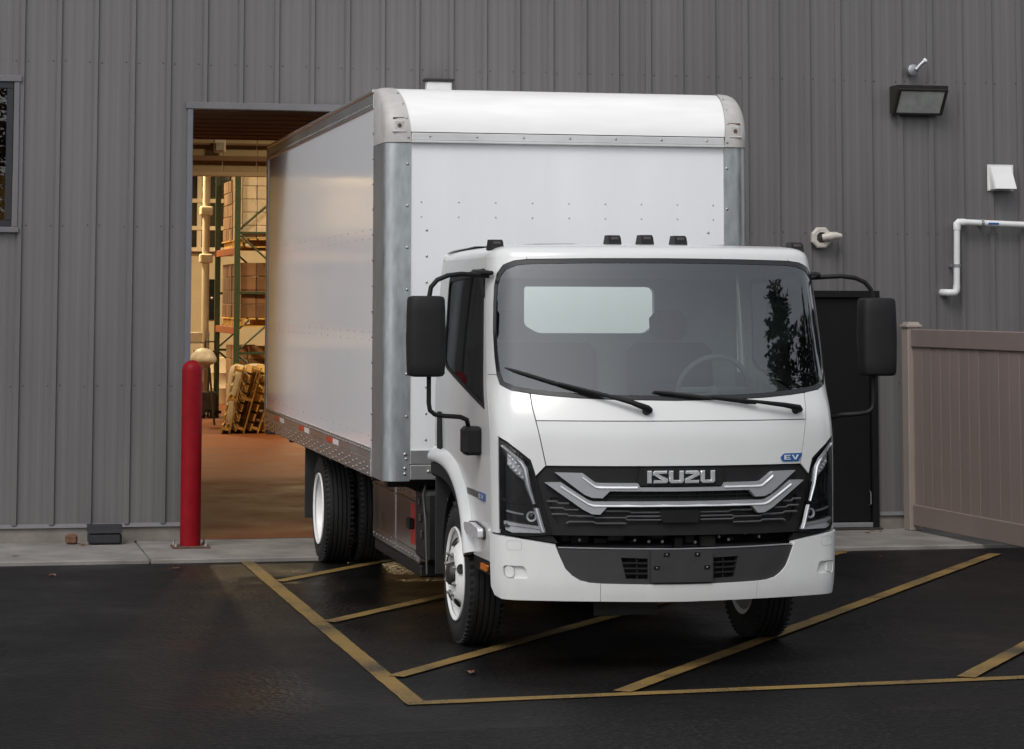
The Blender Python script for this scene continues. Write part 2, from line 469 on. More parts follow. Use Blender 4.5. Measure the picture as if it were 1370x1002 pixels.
M['lamp_glow'] = mat('lamp_glow', (.9, .8, .6), .5, emit=(1.0, .76, .44), estr=300.0)
M['lamp_dim'] = mat('dim_lamp_glow', (.9, .8, .6), .5, emit=(1.0, .72, .40), estr=60.0)
M['cream'] = mat('cream_paint', (.60, .52, .38), .6, var=.05, vscale=5)
M['dark_pane'] = mat('dark_pane', (.012, .014, .014), .1, var=.3, vscale=3)
M['bark'] = mat('bark', (.09, .065, .05), .9, var=.3, vscale=9, bump=.4, bscale=20)
M['needles'] = mat('conifer_needles', (.045, .075, .035), .7, var=.45, vscale=.9)
M['needles2'] = mat('pale_conifer_needles', (.07, .09, .04), .7, var=.45, vscale=.9)

def add_tone(m, amt):
    """each sheet came out of its own coil: a slight difference of tone from object to object"""
    nt = m.node_tree; L = nt.links; b = nt.nodes["Principled BSDF"]; src = b.inputs["Base Color"].links[0].from_socket
    oi = nt.nodes.new("ShaderNodeObjectInfo"); mr = nt.nodes.new("ShaderNodeMapRange"); mr.inputs[3].default_value = 1 - amt; mr.inputs[4].default_value = 1 + amt
    mx = nt.nodes.new("ShaderNodeMix"); mx.data_type = 'RGBA'; mx.blend_type = 'MULTIPLY'; mx.inputs[0].default_value = 1.0
    L.new(oi.outputs["Random"], mr.inputs[0]); L.new(src, mx.inputs[6]); L.new(mr.outputs[0], mx.inputs[7]); L.new(mx.outputs[2], b.inputs["Base Color"])
add_tone(M['cladding'], .045); add_tone(M['fence'], .04); add_tone(M['carton'], .25); add_tone(M['carton_dark'], .35); add_tone(M['wrap'], .10); add_tone(M['wood'], .2)

# ------------------------------------------------------------------ ground
def sheet(name, x0, x1, y0, y1, z, m, parent=None, kind=None, nx=1, ny=1):
    mb = MB()
    for i in range(nx):
        for j in range(ny):
            xa = x0 + (x1 - x0) * i / nx; xb = x0 + (x1 - x0) * (i + 1) / nx
            ya = y0 + (y1 - y0) * j / ny; yb = y0 + (y1 - y0) * (j + 1) / ny
            mb.add([(xa, ya, z), (xb, ya, z), (xb, yb, z), (xa, yb, z)], [(0, 1, 2, 3)])
    o = mb.build(name, m, parent)
    if kind: tag(o, kind=kind)
    return o

ground = sheet('asphalt_ground', -400, 400, -400, -1.40, 0.0, M['asphalt'])
tag(ground, 'dark damp asphalt of the yard in front of the building', 'ground', kind='structure')
lower = sheet('ground_under_building', -400, 400, -1.40, 400, -0.02, M['concrete_base'], kind='structure')
tag(lower, 'earth under and around the building', 'ground')
_rl = lambda x: -8.923 + .054 * (x + 2.144)
rd = MB(); rd.add([(-60, _rl(-60), .004), (60, _rl(60), .004), (60, -45, .004), (-60, -45, .004)], [(0, 3, 2, 1)])
road = rd.build('road', M['road']); tag(road, 'coarser older asphalt of the road along the yard', 'road', kind='structure')

_sz = [.0035]
def stripe(p, q, w=.105):
    _sz[0] += .0012
    p = Vector((*p, _sz[0])); q = Vector((*q, _sz[0])); t = (q - p).normalized(); n = Vector((-t.y, t.x, 0)) * (w / 2)
    mb = MB(); N = max(2, int((q - p).length / .12)); vs = []; fs = []
    for i in range(N + 1):
        c = p + (q - p) * (i / N)
        a = random.uniform(.94, 1.05); b = random.uniform(.94, 1.05)
        vs += [c - n * a, c + n * b]
    for i in range(N): fs.append((2 * i, 2 * i + 2, 2 * i + 3, 2 * i + 1))
    mb.add(vs, fs)
    return mb.build('painted_line', M['yellow'], ground)
stripe((-1.607, -1.42), (-1.607, -8.06))
stripe((-1.66, -8.113), (9.0, -7.42), .10)
def hatch(x0, y0, x1, y1):
    stripe((x0, y0), (x1, y1), .10)
hatch(-1.55, -2.80, -0.42, -1.42)
hatch(-1.55, -5.03, 1.45, -1.42)
hatch(-1.55, -7.27, 3.25, -1.50)
hatch(-0.50, -7.98, 4.35, -1.93)
hatch(1.45, -7.86, 4.9, -3.55)
hatch(3.4, -7.73, 6.2, -4.2)

pave = MB(); pave.box(-30, 30, -1.40, .25, -.15, .012)
pavement = pave.build('pavement', M['concrete_base']); tag(pavement, 'pale worn concrete apron along the wall', 'pavement', kind='structure')
jx = [-14, -8.35, -5.35, -2.345, 0.66, 3.05, 5.4, 8.4, 16]
for i in range(len(jx) - 1):
    mb = MB(); mb.bbox(jx[i] + .006, jx[i + 1] - .006, -1.44 + random.uniform(-.008, .008), .03, -.05, .032, .008)
    mb.build('concrete_slab', M['concrete'], pavement)
floor = sheet('warehouse_floor', -12, 14, .03, 31, .034, M['floor_red'], kind='structure')
tag(floor, 'red-brown coated concrete floor inside the warehouse', 'floor')

# ------------------------------------------------------------------ warehouse building
wh = empty('warehouse', (0, 0, 0), 0, 'grey metal-clad warehouse with an open loading doorway', 'building')
DOOR = (-1.93, 2.15, .0, 3.62); PDOOR = (3.14, 4.13, .0, 2.10); WIN = (-4.75, -3.385, 2.60, 3.80)
OPEN = (DOOR, PDOOR, WIN)
anch = [(0, -3.33), (1, -3.029), (2, -2.726), (3, -2.418), (4, -2.12), (5, -1.815), (10, -.3), (12, .3), (14, .888), (16, 1.482), (18, 2.063), (20, 2.651), (21, 2.951), (23, 3.527), (25, 4.104), (27, 4.687), (29, 5.255), (30, 5.545)]
def ribx(i):
    if i <= 0: return -3.33 + .302 * i
    if i >= 30: return 5.545 + .29 * (i - 30)
    for (a, xa), (b, xb) in zip(anch, anch[1:]):
        if a <= i <= b: return xa + (xb - xa) * (i - a) / (b - a)
ZB, ZT = .172, 7.0
def zspans(x0, x1):
    xm = (x0 + x1) / 2; sp = [(ZB, ZT)]
    for (a, b, c, d_) in OPEN:
        if a < xm < b:
            ns = []
            for (s0, s1) in sp:
                if c > s0: ns.append((s0, min(s1, c)))
                if d_ < s1: ns.append((max(s0, d_), s1))
            sp = [s for s in ns if s[1] - s[0] > .01]
    return sp
cuts = sorted([o[0] for o in OPEN] + [o[1] for o in OPEN])
for i in range(-24, 66):
    c = ribx(i); cn = ribx(i + 1); w = cn - c
    prof = [(c - .030, .004 if i % 3 == 0 else .0005), (c - .016, .026), (c + .014, .026), (c + .024, 0)]
    for k in (1, 2):
        m_ = c + .0 + w * k / 3
        prof += [(m_ - .026, 0), (m_ - .012, .0020), (m_ + .012, .0020), (m_ + .026, 0)]
    prof.append((cn - .0305, 0))
    def hgt(x):
        for (xa, ha), (xb, hb) in zip(prof, prof[1:]):
            if xa <= x <= xb: return ha + (hb - ha) * (x - xa) / max(1e-9, xb - xa)
        return 0
    xs = sorted(set([p[0] for p in prof] + [x for x in cuts if prof[0][0] < x < prof[-1][0]]))
    mb = MB()
    for xa, xb in zip(xs, xs[1:]):
        for (s0, s1) in zspans(xa, xb):
            ha, hb = -hgt(xa), -hgt(xb)
            mb.add([(xa, ha, s0), (xb, hb, s0), (xb, hb, s1), (xa, ha, s1)], [(0, 1, 2, 3)])
    if mb.f: mb.build('wall_panel', M['cladding'], wh)
# screws
mb = MB()
for zr in (1.30, 2.62, 3.98, 5.3):
    for i in range(-6, 34):
        for dx in (.05, .25):
            x = ribx(i) + dx
            if any(a - .03 < x < b + .03 and c - .05 < zr < d_ + .05 for (a, b, c, d_) in OPEN): continue
            mb.dome((x, 0, zr + random.uniform(-.006, .006)), .0078, (0, -1, 0), 6)
tag(mb.build('cladding_screws', M['screw'], wh), kind='stuff')
# solid wall core behind the sheets, interior lining colour
def core(x0, x1, z0, z1):
    mb = MB(); mb.box(x0, x1, .012, .25, z0, z1); mb.build('wall_core', M['inner_wall'], wh)
core(-12, WIN[0], 0.03, 6.9); core(WIN[0], WIN[1], .03, WIN[2]); core(WIN[0], WIN[1], WIN[3], 6.9)
core(WIN[1], DOOR[0] - .001, .03, 6.9); core(DOOR[0], DOOR[1], DOOR[3] + .003, 6.9); core(DOOR[1] + .001, PDOOR[0], .03, 6.9)
core(PDOOR[0], PDOOR[1], PDOOR[3], 6.9); core(PDOOR[1], 14, .03, 6.9)
for a, b in ((-12, DOOR[0] - .03), (DOOR[1] + .03, PDOOR[0] - .02), (PDOOR[1] + .02, 14)):
    mb = MB(); mb.box(a, b, -.012, .011, .033, .147); mb.build('foundation', M['concrete_base'], wh)
    mb = MB(); mb.prism([(-.034, .150), (.010, .150), (.010, .180), (-.004, .180)], lambda p, d_: Vector((d_, p[0], p[1])), a, b)
    mb.build('base_flashing', M['flashing'], wh)
# doorway trim
mb = MB(); mb.bbox(-1.975, 2.2, -.042, .012, 3.605, 3.662, .004); mb.build('lintel_flashing', M['flashing'], wh)
mb = MB(); mb.bbox(-1.962, -1.915, -.036, .26, .034, 3.604, .004); mb.build('door_jamb', M['jamb'], wh)
mb = MB(); mb.bbox(2.14, 2.19, -.036, .26, .034, 3.604, .004); mb.build('door_jamb', M['jamb'], wh)
# back, sides and roof of the hall
for nm, b_, m_ in (('back_wall', (-12, 14, 31, 31.2, .0, 6.9), 'inner_wall'), ('side_wall', (-12.2, -12, .02, 31.2, 0, 6.9), 'inner_wall'), ('side_wall', (14, 14.2, .02, 31.2, 0, 6.9), 'inner_wall'), ('roof', (-12.3, 14.3, .0, 31.3, 6.9, 7.05), 'inner_dark')):
    mb = MB(); mb.box(*b_); mb.build(nm, M[m_], wh)
# header above the second opening, with seams and a dark girt
for i in range(38):
    x = -9 + .46 * i
    mb = MB(); mb.bbox(x + .004, x + .456, 12, 12.06, 3.72, 6.88, .006); mb.build('header_panel', M['inner_wall'], wh)
mb = MB(); mb.bbox(-9, 8.4, 11.9, 11.99, 3.86, 3.93, .006); mb.build('girt', M['inner_dark'], wh)
mb = MB(); mb.bbox(-9, 8.4, 11.9, 11.99, 4.07, 4.10, .006); mb.build('girt', M['inner_dark'], wh)
mb = MB(); mb.bbox(-9, 8.4, 11.96, 12.08, 3.66, 3.72, .006); mb.build('header_trim', M['cream'], wh)
# open sectional door lying on its tracks under the roof
od = empty('overhead_door', (0, .5, 3.70), 0, 'grey-white ribbed overhead door, dim warm light painted in as brown, rolled back under the ceiling of the doorway', 'door')
for k in range(9):
    mb = MB(); mb.bbox(-2.0, 2.25, .02 + k * .53, .52 + k * .53, 0, .05, .012)
    mb.box(-2.0, 2.25, .22 + k * .53, .26 + k * .53, -.012, .002)
    mb.build('door_section', M['inner_dark'], od)  # door itself is grey-white; its colour carries the dim warm light
for x in (-2.06, 2.28):
    mb = MB(); mb.bbox(x, x + .05, .0, 5.0, -.03, .06, .006); mb.build('track', M['grey_box'], od)
# personnel door
pd = MB(); pd.bbox(PDOOR[0] + .05, PDOOR[1] - .055, -.012, .04, .10, 2.045, .004)
mb = MB(); mb.box(PDOOR[0] + .001, PDOOR[1] - .001, .065, .20, .034, 2.099); mb.build('door_light_block', M['inner_dark'], wh)  # unseen slab added to block hall light leaking round the door
pdo = pd.build('door', M['door_black'], wh); tag(pdo, 'plain black steel personnel door')
mb = MB()
mb.bbox(PDOOR[0] - .01, PDOOR[0] + .048, -.05, .06, .034, 2.05, .004); mb.bbox(PDOOR[1] - .052, PDOOR[1] + .008, -.05, .06, .034, 2.05, .004)
mb.bbox(PDOOR[0] - .03, PDOOR[1] + .03, -.055, .06, 2.052, 2.112, .004); mb.build('door_frame', M['door_frame'], wh)
mb = MB(); mb.bbox(PDOOR[0] + .05, PDOOR[1] - .056, -.06, .02, .052, .092, .004); mb.build('door_sweep', M['grey_box'], wh)
mb = MB(); mb.bbox(PDOOR[0] - .02, PDOOR[1] + .02, -.10, .02, .0335, .050, .003); mb.build('threshold', M['steel_dark'], wh)
mb = MB(); mb.tube([(4.062, -.014, .36), (4.062, -.04, .35), (4.062, -.04, .25), (4.062, -.014, .24)], .007, 8); mb.build('pull_handle', M['bolt'], pdo, 40)
# window
wz0, wz1 = WIN[2], WIN[3]
wi = MB(); a, b = WIN[0], WIN[1]; t = .055
wi.bbox(a, b - .012, -.02, .10, wz1 - t, wz1 - .002, .004); wi.bbox(a, b - .012, -.02, .10, wz0 + .002, wz0 + t, .004)
wi.bbox(a, a + t, -.02, .10, wz0 + t, wz1 - t, .004); wi.bbox(b - .012 - t, b - .012, -.02, .10, wz0 + t, wz1 - t, .004)
wi.bbox((a + b) / 2 - .025, (a + b) / 2 + .025, -.012, .09, wz0 + t, wz1 - t, .004)
wino = wi.build('window', M['dark_frame'], wh)
for (p, q) in ((a + t, (a + b) / 2 - .025), ((a + b) / 2 + .025, b - .012 - t)):
    mb = MB(); mb.box(p + .001, q - .001, .03, .036, wz0 + t + .001, wz1 - t - .001); mb.build('pane', M['window_glass'], wino)
mb = MB(); mb.bbox(a - .05, b + .052, -.045, .01, wz1 - .001, wz1 + .05, .004); mb.build('window_flashing', M['flashing'], wh)
mb = MB(); mb.bbox(a - .05, b + .046, -.05, .01, wz0 - .045, wz0 + .001, .004); mb.build('window_flashing', M['flashing'], wh)
mb = MB(); mb.bbox(b - .01, b + .036, -.036, .01, wz0 + .002, wz1 - .002, .004); mb.build('window_flashing', M['flashing'], wh)
# far interior window with white mullions
fx = 1.05; fz = 3.08
fw_ = MB(); fw_.box(fx, fx + 1.15, 30.95, 30.999, fz, 4.75); fwo = fw_.build('window', M['dark_pane'], wh); tag(fwo, 'tall dark interior window with thick cream mullions')
mb = MB()
for x in (fx, fx + .36, fx + 1.08): mb.bbox(x, x + .10, 30.86, 30.94, fz, 4.75, .01)
for z in (fz - .05, fz + .40, fz + .98, 4.68): mb.bbox(fx, fx + 1.2, 30.84, 30.93, z, z + .09, .01)
mb.build('mullions', M['cream'], fwo)

# ------------------------------------------------------------------ inside the hall
def lamp(x, y, z, label, glow='lamp_glow'):
    o = empty('ceiling_lamp', (x, y, z), 0, label, 'lamp', 'warm ceiling lamps of the warehouse')
    mb = MB(); Mx = Matrix.Rotation(-math.pi / 2, 4, 'Y')
    mb.lathe([(0, .36), (.02, .37), (.2, .16), (.3, .10), (.34, .0)], Mx, 20); mb.build('shade', M['cream'], o, 40)
    mb = MB(); mb.lathe([(.015, .0), (.012, .34)], Mx, 20); mb.build('bulb_disc', M[glow], o)
    mb = MB(); mb.tube([(0, 0, .33), (0, 0, 6.9 - z)], .012, 6); mb.build('stem', M['grey_box'], o)
LAMPL = 'round warm high ceiling lamp hanging inside the warehouse'
for x, y in ((5.2, 9.5), (1.6, 8.8), (-3.6, 15.2), (-1.0, 22.5), (4.5, 15.0), (3.6, 26.5), (-6, 26.5)): lamp(x, y, 5.7, LAMPL, 'lamp_dim' if y < 12 else 'lamp_glow')

rk = empty('pallet_rack', (.69, 18.0, .034), 0, 'green and orange pallet rack loaded with cartons', 'rack')
for y in (0, 2.7):
    for x in (0, 1.06):
        mb = MB(); mb.bbox(x - .045, x + .045, y - .035, y + .035, 0, 5.0, .006); mb.build('upright', M['rack_green'], rk)
    for k in range(5):
        z0 = .25 + k * .95; s = 1 if k % 2 else -1
        mb = MB(); mb.tube([(.045 if s > 0 else 1.015, y, z0), (1.015 if s > 0 else .045, y, z0 + .85)], .017, 6); mb.build('brace', M['rack_green'], rk)
        mb = MB(); mb.bbox(.046, 1.014, y - .015, y + .015, z0 + .87, z0 + .91, .004); mb.build('brace', M['rack_green'], rk)
for z in (1.44, 2.70):
    for x in (-.03, 1.03):
        mb = MB(); mb.bbox(x, x + .06, .036, 2.664, z, z + .11, .006); mb.build('beam', M['rack_orange'], rk)

def pallet_mesh():
    mb = MB()
    for k in range(7): mb.box(-.5 + k * .148, -.5 + k * .148 + .11, -.6, .6, .12, .142)
    for x in (-.46, -.02, .42): mb.box(x, x + .04, -.6, .6, .022, .12)
    for y in (-.58, -.05, .48): mb.box(-.5, .498, y, y + .1, 0, .021)
    return mb.mesh('pallet', M['wood'])
PM = pallet_mesh()
def load(x, y, z, nx, ny, nz, sx, sy, sz, label, m_, cat='pallet load'):
    o = empty('pallet_load', (x, y, z), 0, label, cat, 'loads on the pallet rack')
    p = link_mesh('pallet', PM, o)
    cm = MB(); cm.bbox(-sx / 2 + .004, sx / 2 - .004, -sy / 2 + .004, sy / 2 - .004, 0, sz - .006, .008); cme = cm.mesh('carton', M[m_])
    for i in range(nx):
        for j in range(ny):
            for k in range(nz):
                if 0 < i < nx - 1 and 0 < j < ny - 1: continue
                if k == nz - 1 and random.random() < .3: continue
                link_mesh('carton', cme, o, ((i - (nx - 1) / 2) * sx + random.uniform(-.006, .006), (j - (ny - 1) / 2) * sy + random.uniform(-.006, .006), .143 + k * sz))
    return o
load(1.24, 18.64, 2.845, 4, 5, 5, .24, .24, .21, 'pale wrapped cartons stacked on the upper rack shelf', 'wrap')
load(1.24, 19.98, 2.845, 4, 5, 5, .24, .24, .20, 'pale carton stack farther back on the upper rack shelf', 'carton')
load(1.24, 18.64, 1.586, 4, 5, 4, .24, .24, .22, 'dark brown cartons on the middle rack shelf', 'carton_dark')
load(1.24, 19.98, 1.586, 4, 5, 4, .24, .24, .22, 'dark brown cartons farther back on the middle rack shelf', 'carton_dark')
load(1.24, 19.4, .036, 4, 5, 5, .24, .24, .22, 'brown cartons on the floor under the rack', 'carton')

rk2 = copy_tree(rk); rk2.location = (-4.3, 15.6, .034); rk2['label'] = 'second pallet rack on the far side of the hall aisle'
rk3 = copy_tree(rk); rk3.location = (-4.3, 18.4, .034); rk3['label'] = 'third pallet rack, farther down the hall aisle'
for x, y, z, nz, m_, lb in ((-3.75, 16.3, 2.845, 5, 'wrap', 'pale wrapped load high on the second rack, near end'), (-3.75, 17.6, 2.845, 4, 'carton', 'brown load high on the second rack, far end'), (-3.75, 16.3, 1.586, 4, 'carton_dark', 'dark load midway up the second rack, near end'), (-3.75, 17.6, 1.586, 3, 'wrap', 'pale load midway up the second rack, far end'), (-3.75, 19.2, 2.845, 4, 'carton_dark', 'dark load high on the third rack'), (-3.75, 19.2, 1.586, 4, 'carton', 'brown load midway up the third rack'), (-3.75, 17.0, .036, 5, 'carton_dark', 'dark floor load under the second rack')):
    load(x, y, z, 4, 5, nz, .24, .24, .22, lb, m_)
def sack(x, y, z, rx, ry, h, label, seed):
    rnd = random.Random(seed); mb = MB(); n = 22; rows = []
    prof = [(0, .80), (.08, .97), (.3, 1.04), (.6, 1.03), (.85, .96), (.96, .86), (1.0, .62), (.97, .25), (.95, 0)]
    vs = []; fs = []
    ph = [rnd.uniform(0, 6) for _ in range(4)]
    for t, r_ in prof:
        for k in range(n):
            th = 2 * math.pi * k / n
            sq = 1.0 / max(abs(math.cos(th)), abs(math.sin(th))) ** .55
            wv = 1 + .05 * math.sin(5 * th + ph[0] + 3 * t) + .04 * math.sin(9 * th + ph[1] + 9 * t)
            vs.append((rx * r_ * sq * wv * math.cos(th), ry * r_ * sq * wv * math.sin(th), h * (t + .02 * math.sin(3 * th + ph[2]))))
    for i in range(len(prof) - 1):
        for k in range(n): fs.append((i * n + k, i * n + (k + 1) % n, (i + 1) * n + (k + 1) % n, (i + 1) * n + k))
    vs.append((0, 0, h * .95)); top = len(vs) - 1
    for k in range(n): fs.append(((len(prof) - 1) * n + k, (len(prof) - 1) * n + (k + 1) % n, top))
    mb.add(vs, fs)
    o = mb.build('bulk_sack', M['sack'], None, 60, (x, y, z))
    return tag(o, label, 'sack')
sack(.80, 17.15, .034, .34, .30, .98, 'bulging cream bulk sack behind the leaning wooden pallets', 1)

for k in range(4):
    th = R(12 + 3 * k)
    o = link_mesh('wooden_pallet', PM, None)
    # pallet on its long edge, leaning to +X
    off = .16 * k
    Mx = Matrix.Translation((.40 + off * 1.05, 16.25 + .05 * k, .036)) @ Matrix.Rotation(R(-8 + 5 * k), 4, 'Z') @ Matrix.Rotation(th, 4, 'Y') @ Matrix.Translation((0, 0, .5)) @ Matrix.Rotation(R(-90), 4, 'Y')
    o.matrix_world = Mx
    tag(o, ('yellow wooden pallet leaning on edge, first of the row beside the hopper', 'yellow wooden pallet leaning on edge, second of the row from the hopper', 'yellow wooden pallet leaning on edge, third of the row from the hopper', 'yellow wooden pallet leaning on edge, last of the row from the hopper')[k], 'pallet', 'leaning wooden pallets')

hp = empty('hopper', (.19, 18.2, .034), 0, 'beige domed hopper standing on dark legs in the hall', 'hopper')
mb = MB(); Mx = Matrix.Rotation(-math.pi / 2, 4, 'Y')
mb.lathe([(.94, .0), (.95, .12), (.99, .20), (1.03, .215), (1.07, .21), (1.14, .17), (1.20, .10), (1.22, 0)], Mx, 24); mb.build('bowl', M['beige_cast'], hp, 50)
for k in range(3):
    th = 2.1 * k; mb = MB(); mb.tube([(.1 * math.cos(th), .1 * math.sin(th), .9), (.19 * math.cos(th), .19 * math.sin(th), 0)], .018, 6); mb.build('leg', M['steel_dark'], hp)
pj = empty('pallet_jack', (.52, 20.6, .034), R(8), 'black pallet jack with upright handle parked by the rack', 'pallet jack')
mb = MB(); mb.bbox(-.26, -.10, 0, 1.1, .07, .12, .01); mb.build('fork', M['steel_dark'], pj)
mb = MB(); mb.bbox(.10, .26, 0, 1.1, .07, .12, .01); mb.build('fork', M['steel_dark'], pj)
mb = MB(); mb.bbox(-.14, .14, -.12, .0, .12, .45, .02); mb.build('pump', M['steel_dark'], pj)
mb = MB(); mb.tube([(0, -.08, .45), (0, -.16, 1.05), (-.09, -.17, 1.14), (-.08, -.18, 1.28), (.08, -.18, 1.28), (.09, -.17, 1.14), (0, -.16, 1.05)], .018, 6); mb.build('handle', M['steel_dark'], pj)
for x in (-.08, .08):
    mb = MB(); mb.lathe([(-.025, .02), (-.025, .09), (.025, .09), (.025, .02)], Matrix.Translation((x, -.06, .09)), 14, True); mb.build('wheel', M['rubber'], pj)
col_o = empty('steel_column', (.63, 22.0, .034), 0, 'cream painted round steel column inside the hall', 'column')
mb = MB(); mb.tube([(0, 0, .02), (0, 0, 6.85)], .065, 14); mb.build('shaft', M['cream'], col_o, 50)
mb = MB(); mb.bbox(-.15, .15, -.15, .15, 0, .02, .004); mb.build('base_plate', M['cream'], col_o)
for z in (3.45, 2.62):
    mb = MB(); mb.bbox(-.11, .11, -.11, .11, z, z + .16, .02); mb.build('collar', M['cream'], col_o)
def drum(x, y, label, m, h=.88, r_=.29):
    o = empty('drum', (x, y, .034), random.uniform(0, 6), label, 'drum', 'drums in the hall')
    mb = MB(); mb.lathe([(0, 0), (0, r_ * .97), (.02, r_), (h * .33, r_), (h * .345, r_ * 1.03), (h * .36, r_), (h * .66, r_), (h * .675, r_ * 1.03), (h * .69, r_), (h - .02, r_), (h, r_ * .98), (h - .015, r_ * .93), (h - .015, 0)], Matrix.Rotation(-math.pi / 2, 4, 'Y'), 24); mb.build('shell', M[m], o, 40)
    mb = MB(); mb.lathe([(h - .014, .04), (h + .01, .035), (h + .012, 0)], Matrix.Translation((.12, 0, 0)) @ Matrix.Rotation(-math.pi / 2, 4, 'Y'), 10); mb.build('bung', M['bolt'], o)
drum(1.30, 26.2, 'cream steel drum by the far wall', 'cream'); drum(1.95, 26.6, 'dark steel drum next to the cream one', 'steel_dark'); drum(.62, 26.4, 'cream steel drum beyond the column', 'cream')
sh = empty('wire_cart', (.28, 21.2, .034), 0, 'grey wire cart behind the domed hopper', 'cart')
for z in (.35, .8, 1.25):
    mb = MB()
    for k in range(9): mb.tube([(-.3 + k * .075, -.25, z), (-.3 + k * .075, .25, z)], .006, 5)
    for y in (-.25, 0, .25): mb.tube([(-.31, y, z), (.31, y, z)], .008, 5)
    mb.build('shelf', M['bolt'], sh)
for x in (-.3, .3):
    for y in (-.25, .25):
        mb = MB(); mb.tube([(x, y, .06), (x, y, 1.45)], .012, 6); mb.build('post', M['bolt'], sh)
        mb = MB(); mb.lathe([(-.015, 0), (-.015, .05), (.015, .05), (.015, 0)], Matrix.Translation((x, y, .05)), 12); mb.build('caster', M['rubber'], sh)
for i, (x, z, w_, h_) in enumerate(((-.16, .36, .22, .26), (.12, .36, .2, .2), (-.1, .81, .3, .2), (.16, .81, .16, .3), (0, 1.26, .4, .16))):
    mb = MB(); mb.bbox(x - w_ / 2, x + w_ / 2, -.18, .18, 0, h_, .008)
    tag(mb.build('carton', M['carton' if i % 2 else 'wrap'], None, None, (.28, 21.2, .034 + z + .008)), ('pale carton on the lower shelf of the wire cart', 'brown carton on the lower shelf of the wire cart', 'flat pale carton on the middle shelf of the wire cart', 'upright brown carton on the middle shelf of the wire cart', 'wide pale carton on top of the wire cart')[i], 'carton', 'cartons on the wire cart')
mb = MB(); mb.box(1.62, 1.86, 30.96, 30.999, 1.60, 2.45); dk = mb.build('interior_door', M['dark_pane'], wh)
mb = MB(); mb.dome((1.75, 30.955, 2.05), .035, (0, -1, 0), 10); mb.build('unlit_door_lamp', M['bolt'], dk)  # unlit dome standing for the small lamp point in the dark doorway
load(2.6, 16.6, .036, 4, 5, 4, .24, .24, .22, 'brown carton load on the floor beyond the leaning pallets', 'carton')
load(-.9, 24.5, .036, 4, 5, 6, .24, .24, .22, 'tall pale carton load by the far aisle', 'wrap')
fb = empty('wall_fixture', (-.32, 11.82, 4.05), 0, 'small white box lamp on the header above the racks', 'light')
mb = MB(); mb.bbox(-.08, .08, 0, .08, -.08, .09, .015); mb.build('housing', M['vent_white'], fb)
mb = MB(); mb.bbox(-.06, .06, -.02, .0, -.06, .05, .008); mb.build('diffuser', M['frosted'], fb)

# ------------------------------------------------------------------ things on and by the wall
bo = empty('bollard', (-1.955, -.585, .032), 0, 'tall red steel bollard with a domed top beside the doorway', 'bollard')
mb = MB(); rb = .083; hb = 1.41
pr = [(.016, 0), (.016, rb)] + [(hb * t, rb) for t in (.1, .3, .5, .7, .9, 1)] + [(hb + rb * math.sin(R(a_)), rb * math.cos(R(a_))) for a_ in (15, 30, 45, 60, 75, 89)]
mb.lathe(pr, Matrix.Rotation(-math.pi / 2, 4, 'Y'), 32); mb.build('post', M['red'], bo, 40)
mb = MB(); mb.bbox(-.15, .15, -.12, .12, 0, .016, .003); mb.build('base_plate', M['rust'], bo)
for x in (-.12, .12):
    for y in (-.09, .09):
        mb = MB(); mb.lathe([(.016, 0), (.016, .018), (.032, .018), (.032, .008), (.055, .008), (.055, 0)], Matrix.Translation((x, y, 0)) @ Matrix.Rotation(-math.pi / 2, 4, 'Y'), 6); mb.build('bolt', M['bolt'], bo)

bs = empty('bait_station', (-2.61, -.20, .032), 0, 'squat black plastic bait box against the foot of the wall', 'box')
mb = MB(); mb.bbox(-.135, .135, -.09, .10, 0, .095, .02); mb.build('base', M['bait'], bs, 30)
mb = MB(); mb.prism([(-.094, .0945), (-.09, .128), (-.05, .152), (.07, .155), (.102, .13), (.102, .0945)], lambda p, d_: Vector((d_, p[0], p[1])), -.138, .138); mb.build('lid', M['bait'], bs)
rp = MB(); rp.bbox(-.048, .048, -.05, .05, 0, .078, .016); rp.tube([(.015, -.06, .03), (.015, -.049, .03)], .018, 8)
tag(rp.build('drain_block', M['rust_orange'], None, 30, (-2.875, -.16, .033)), 'small rust-orange drain block at the foot of the wall', 'drain')

wl = empty('wall_light', (4.52, -.032, 3.80), 0, 'dark wedge-shaped wall light with a frosted slanted lens', 'light')
fnc = lambda p, d_: Vector((d_, p[0], p[1]))
mb = MB(); mb.prism([(0, -.115), (-.05, -.118), (-.20, .095), (-.205, .125), (-.01, .128), (0, .12)], fnc, -.235, .235); mb.build('housing', M['bronze'], wl)
sl = MB()
def slp(p, d_):   # slanted face of the wedge
    t = (p[1] + 1) / 2; y = -.05 - .15 * t; z = -.118 + .213 * t
    n = Vector((0, -.82, -.577))
    return Vector((p[0], y, z)) + n * d_
sl.prism([(-.205, -.86), (.205, -.86), (.205, .86), (-.205, .86)], slp, .002, .012); sl.build('lens', M['frosted'], wl)
mb = MB()
for q in ([(-.232, -1), (.232, -1), (.232, -.88), (-.232, -.88)], [(-.232, .88), (.232, .88), (.232, 1), (-.232, 1)], [(-.232, -.879), (-.207, -.879), (-.207, .879), (-.232, .879)], [(.207, -.879), (.232, -.879), (.232, .879), (.207, .879)]):
    mb.prism(q, slp, .001, .020)
mb.build('lens_frame', M['bronze'], wl)
ss = empty('photo_sensor', (4.49, -.032, 4.075), 0, 'small grey round sensor box with a stub arm above the wall light', 'sensor')
mb = MB(); mb.lathe([(0, 0), (0, .05), (.06, .05), (.07, .03), (.07, 0)], Matrix.Rotation(R(-90), 4, 'Z'), 16); mb.build('box', M['grey_box'], ss, 40)
mb = MB(); mb.tube([(.02, -.07, .0), (.06, -.085, .05), (.09, -.09, .075)], [.022, .018, .02], 10); mb.build('arm', M['grey_box'], ss, 40)
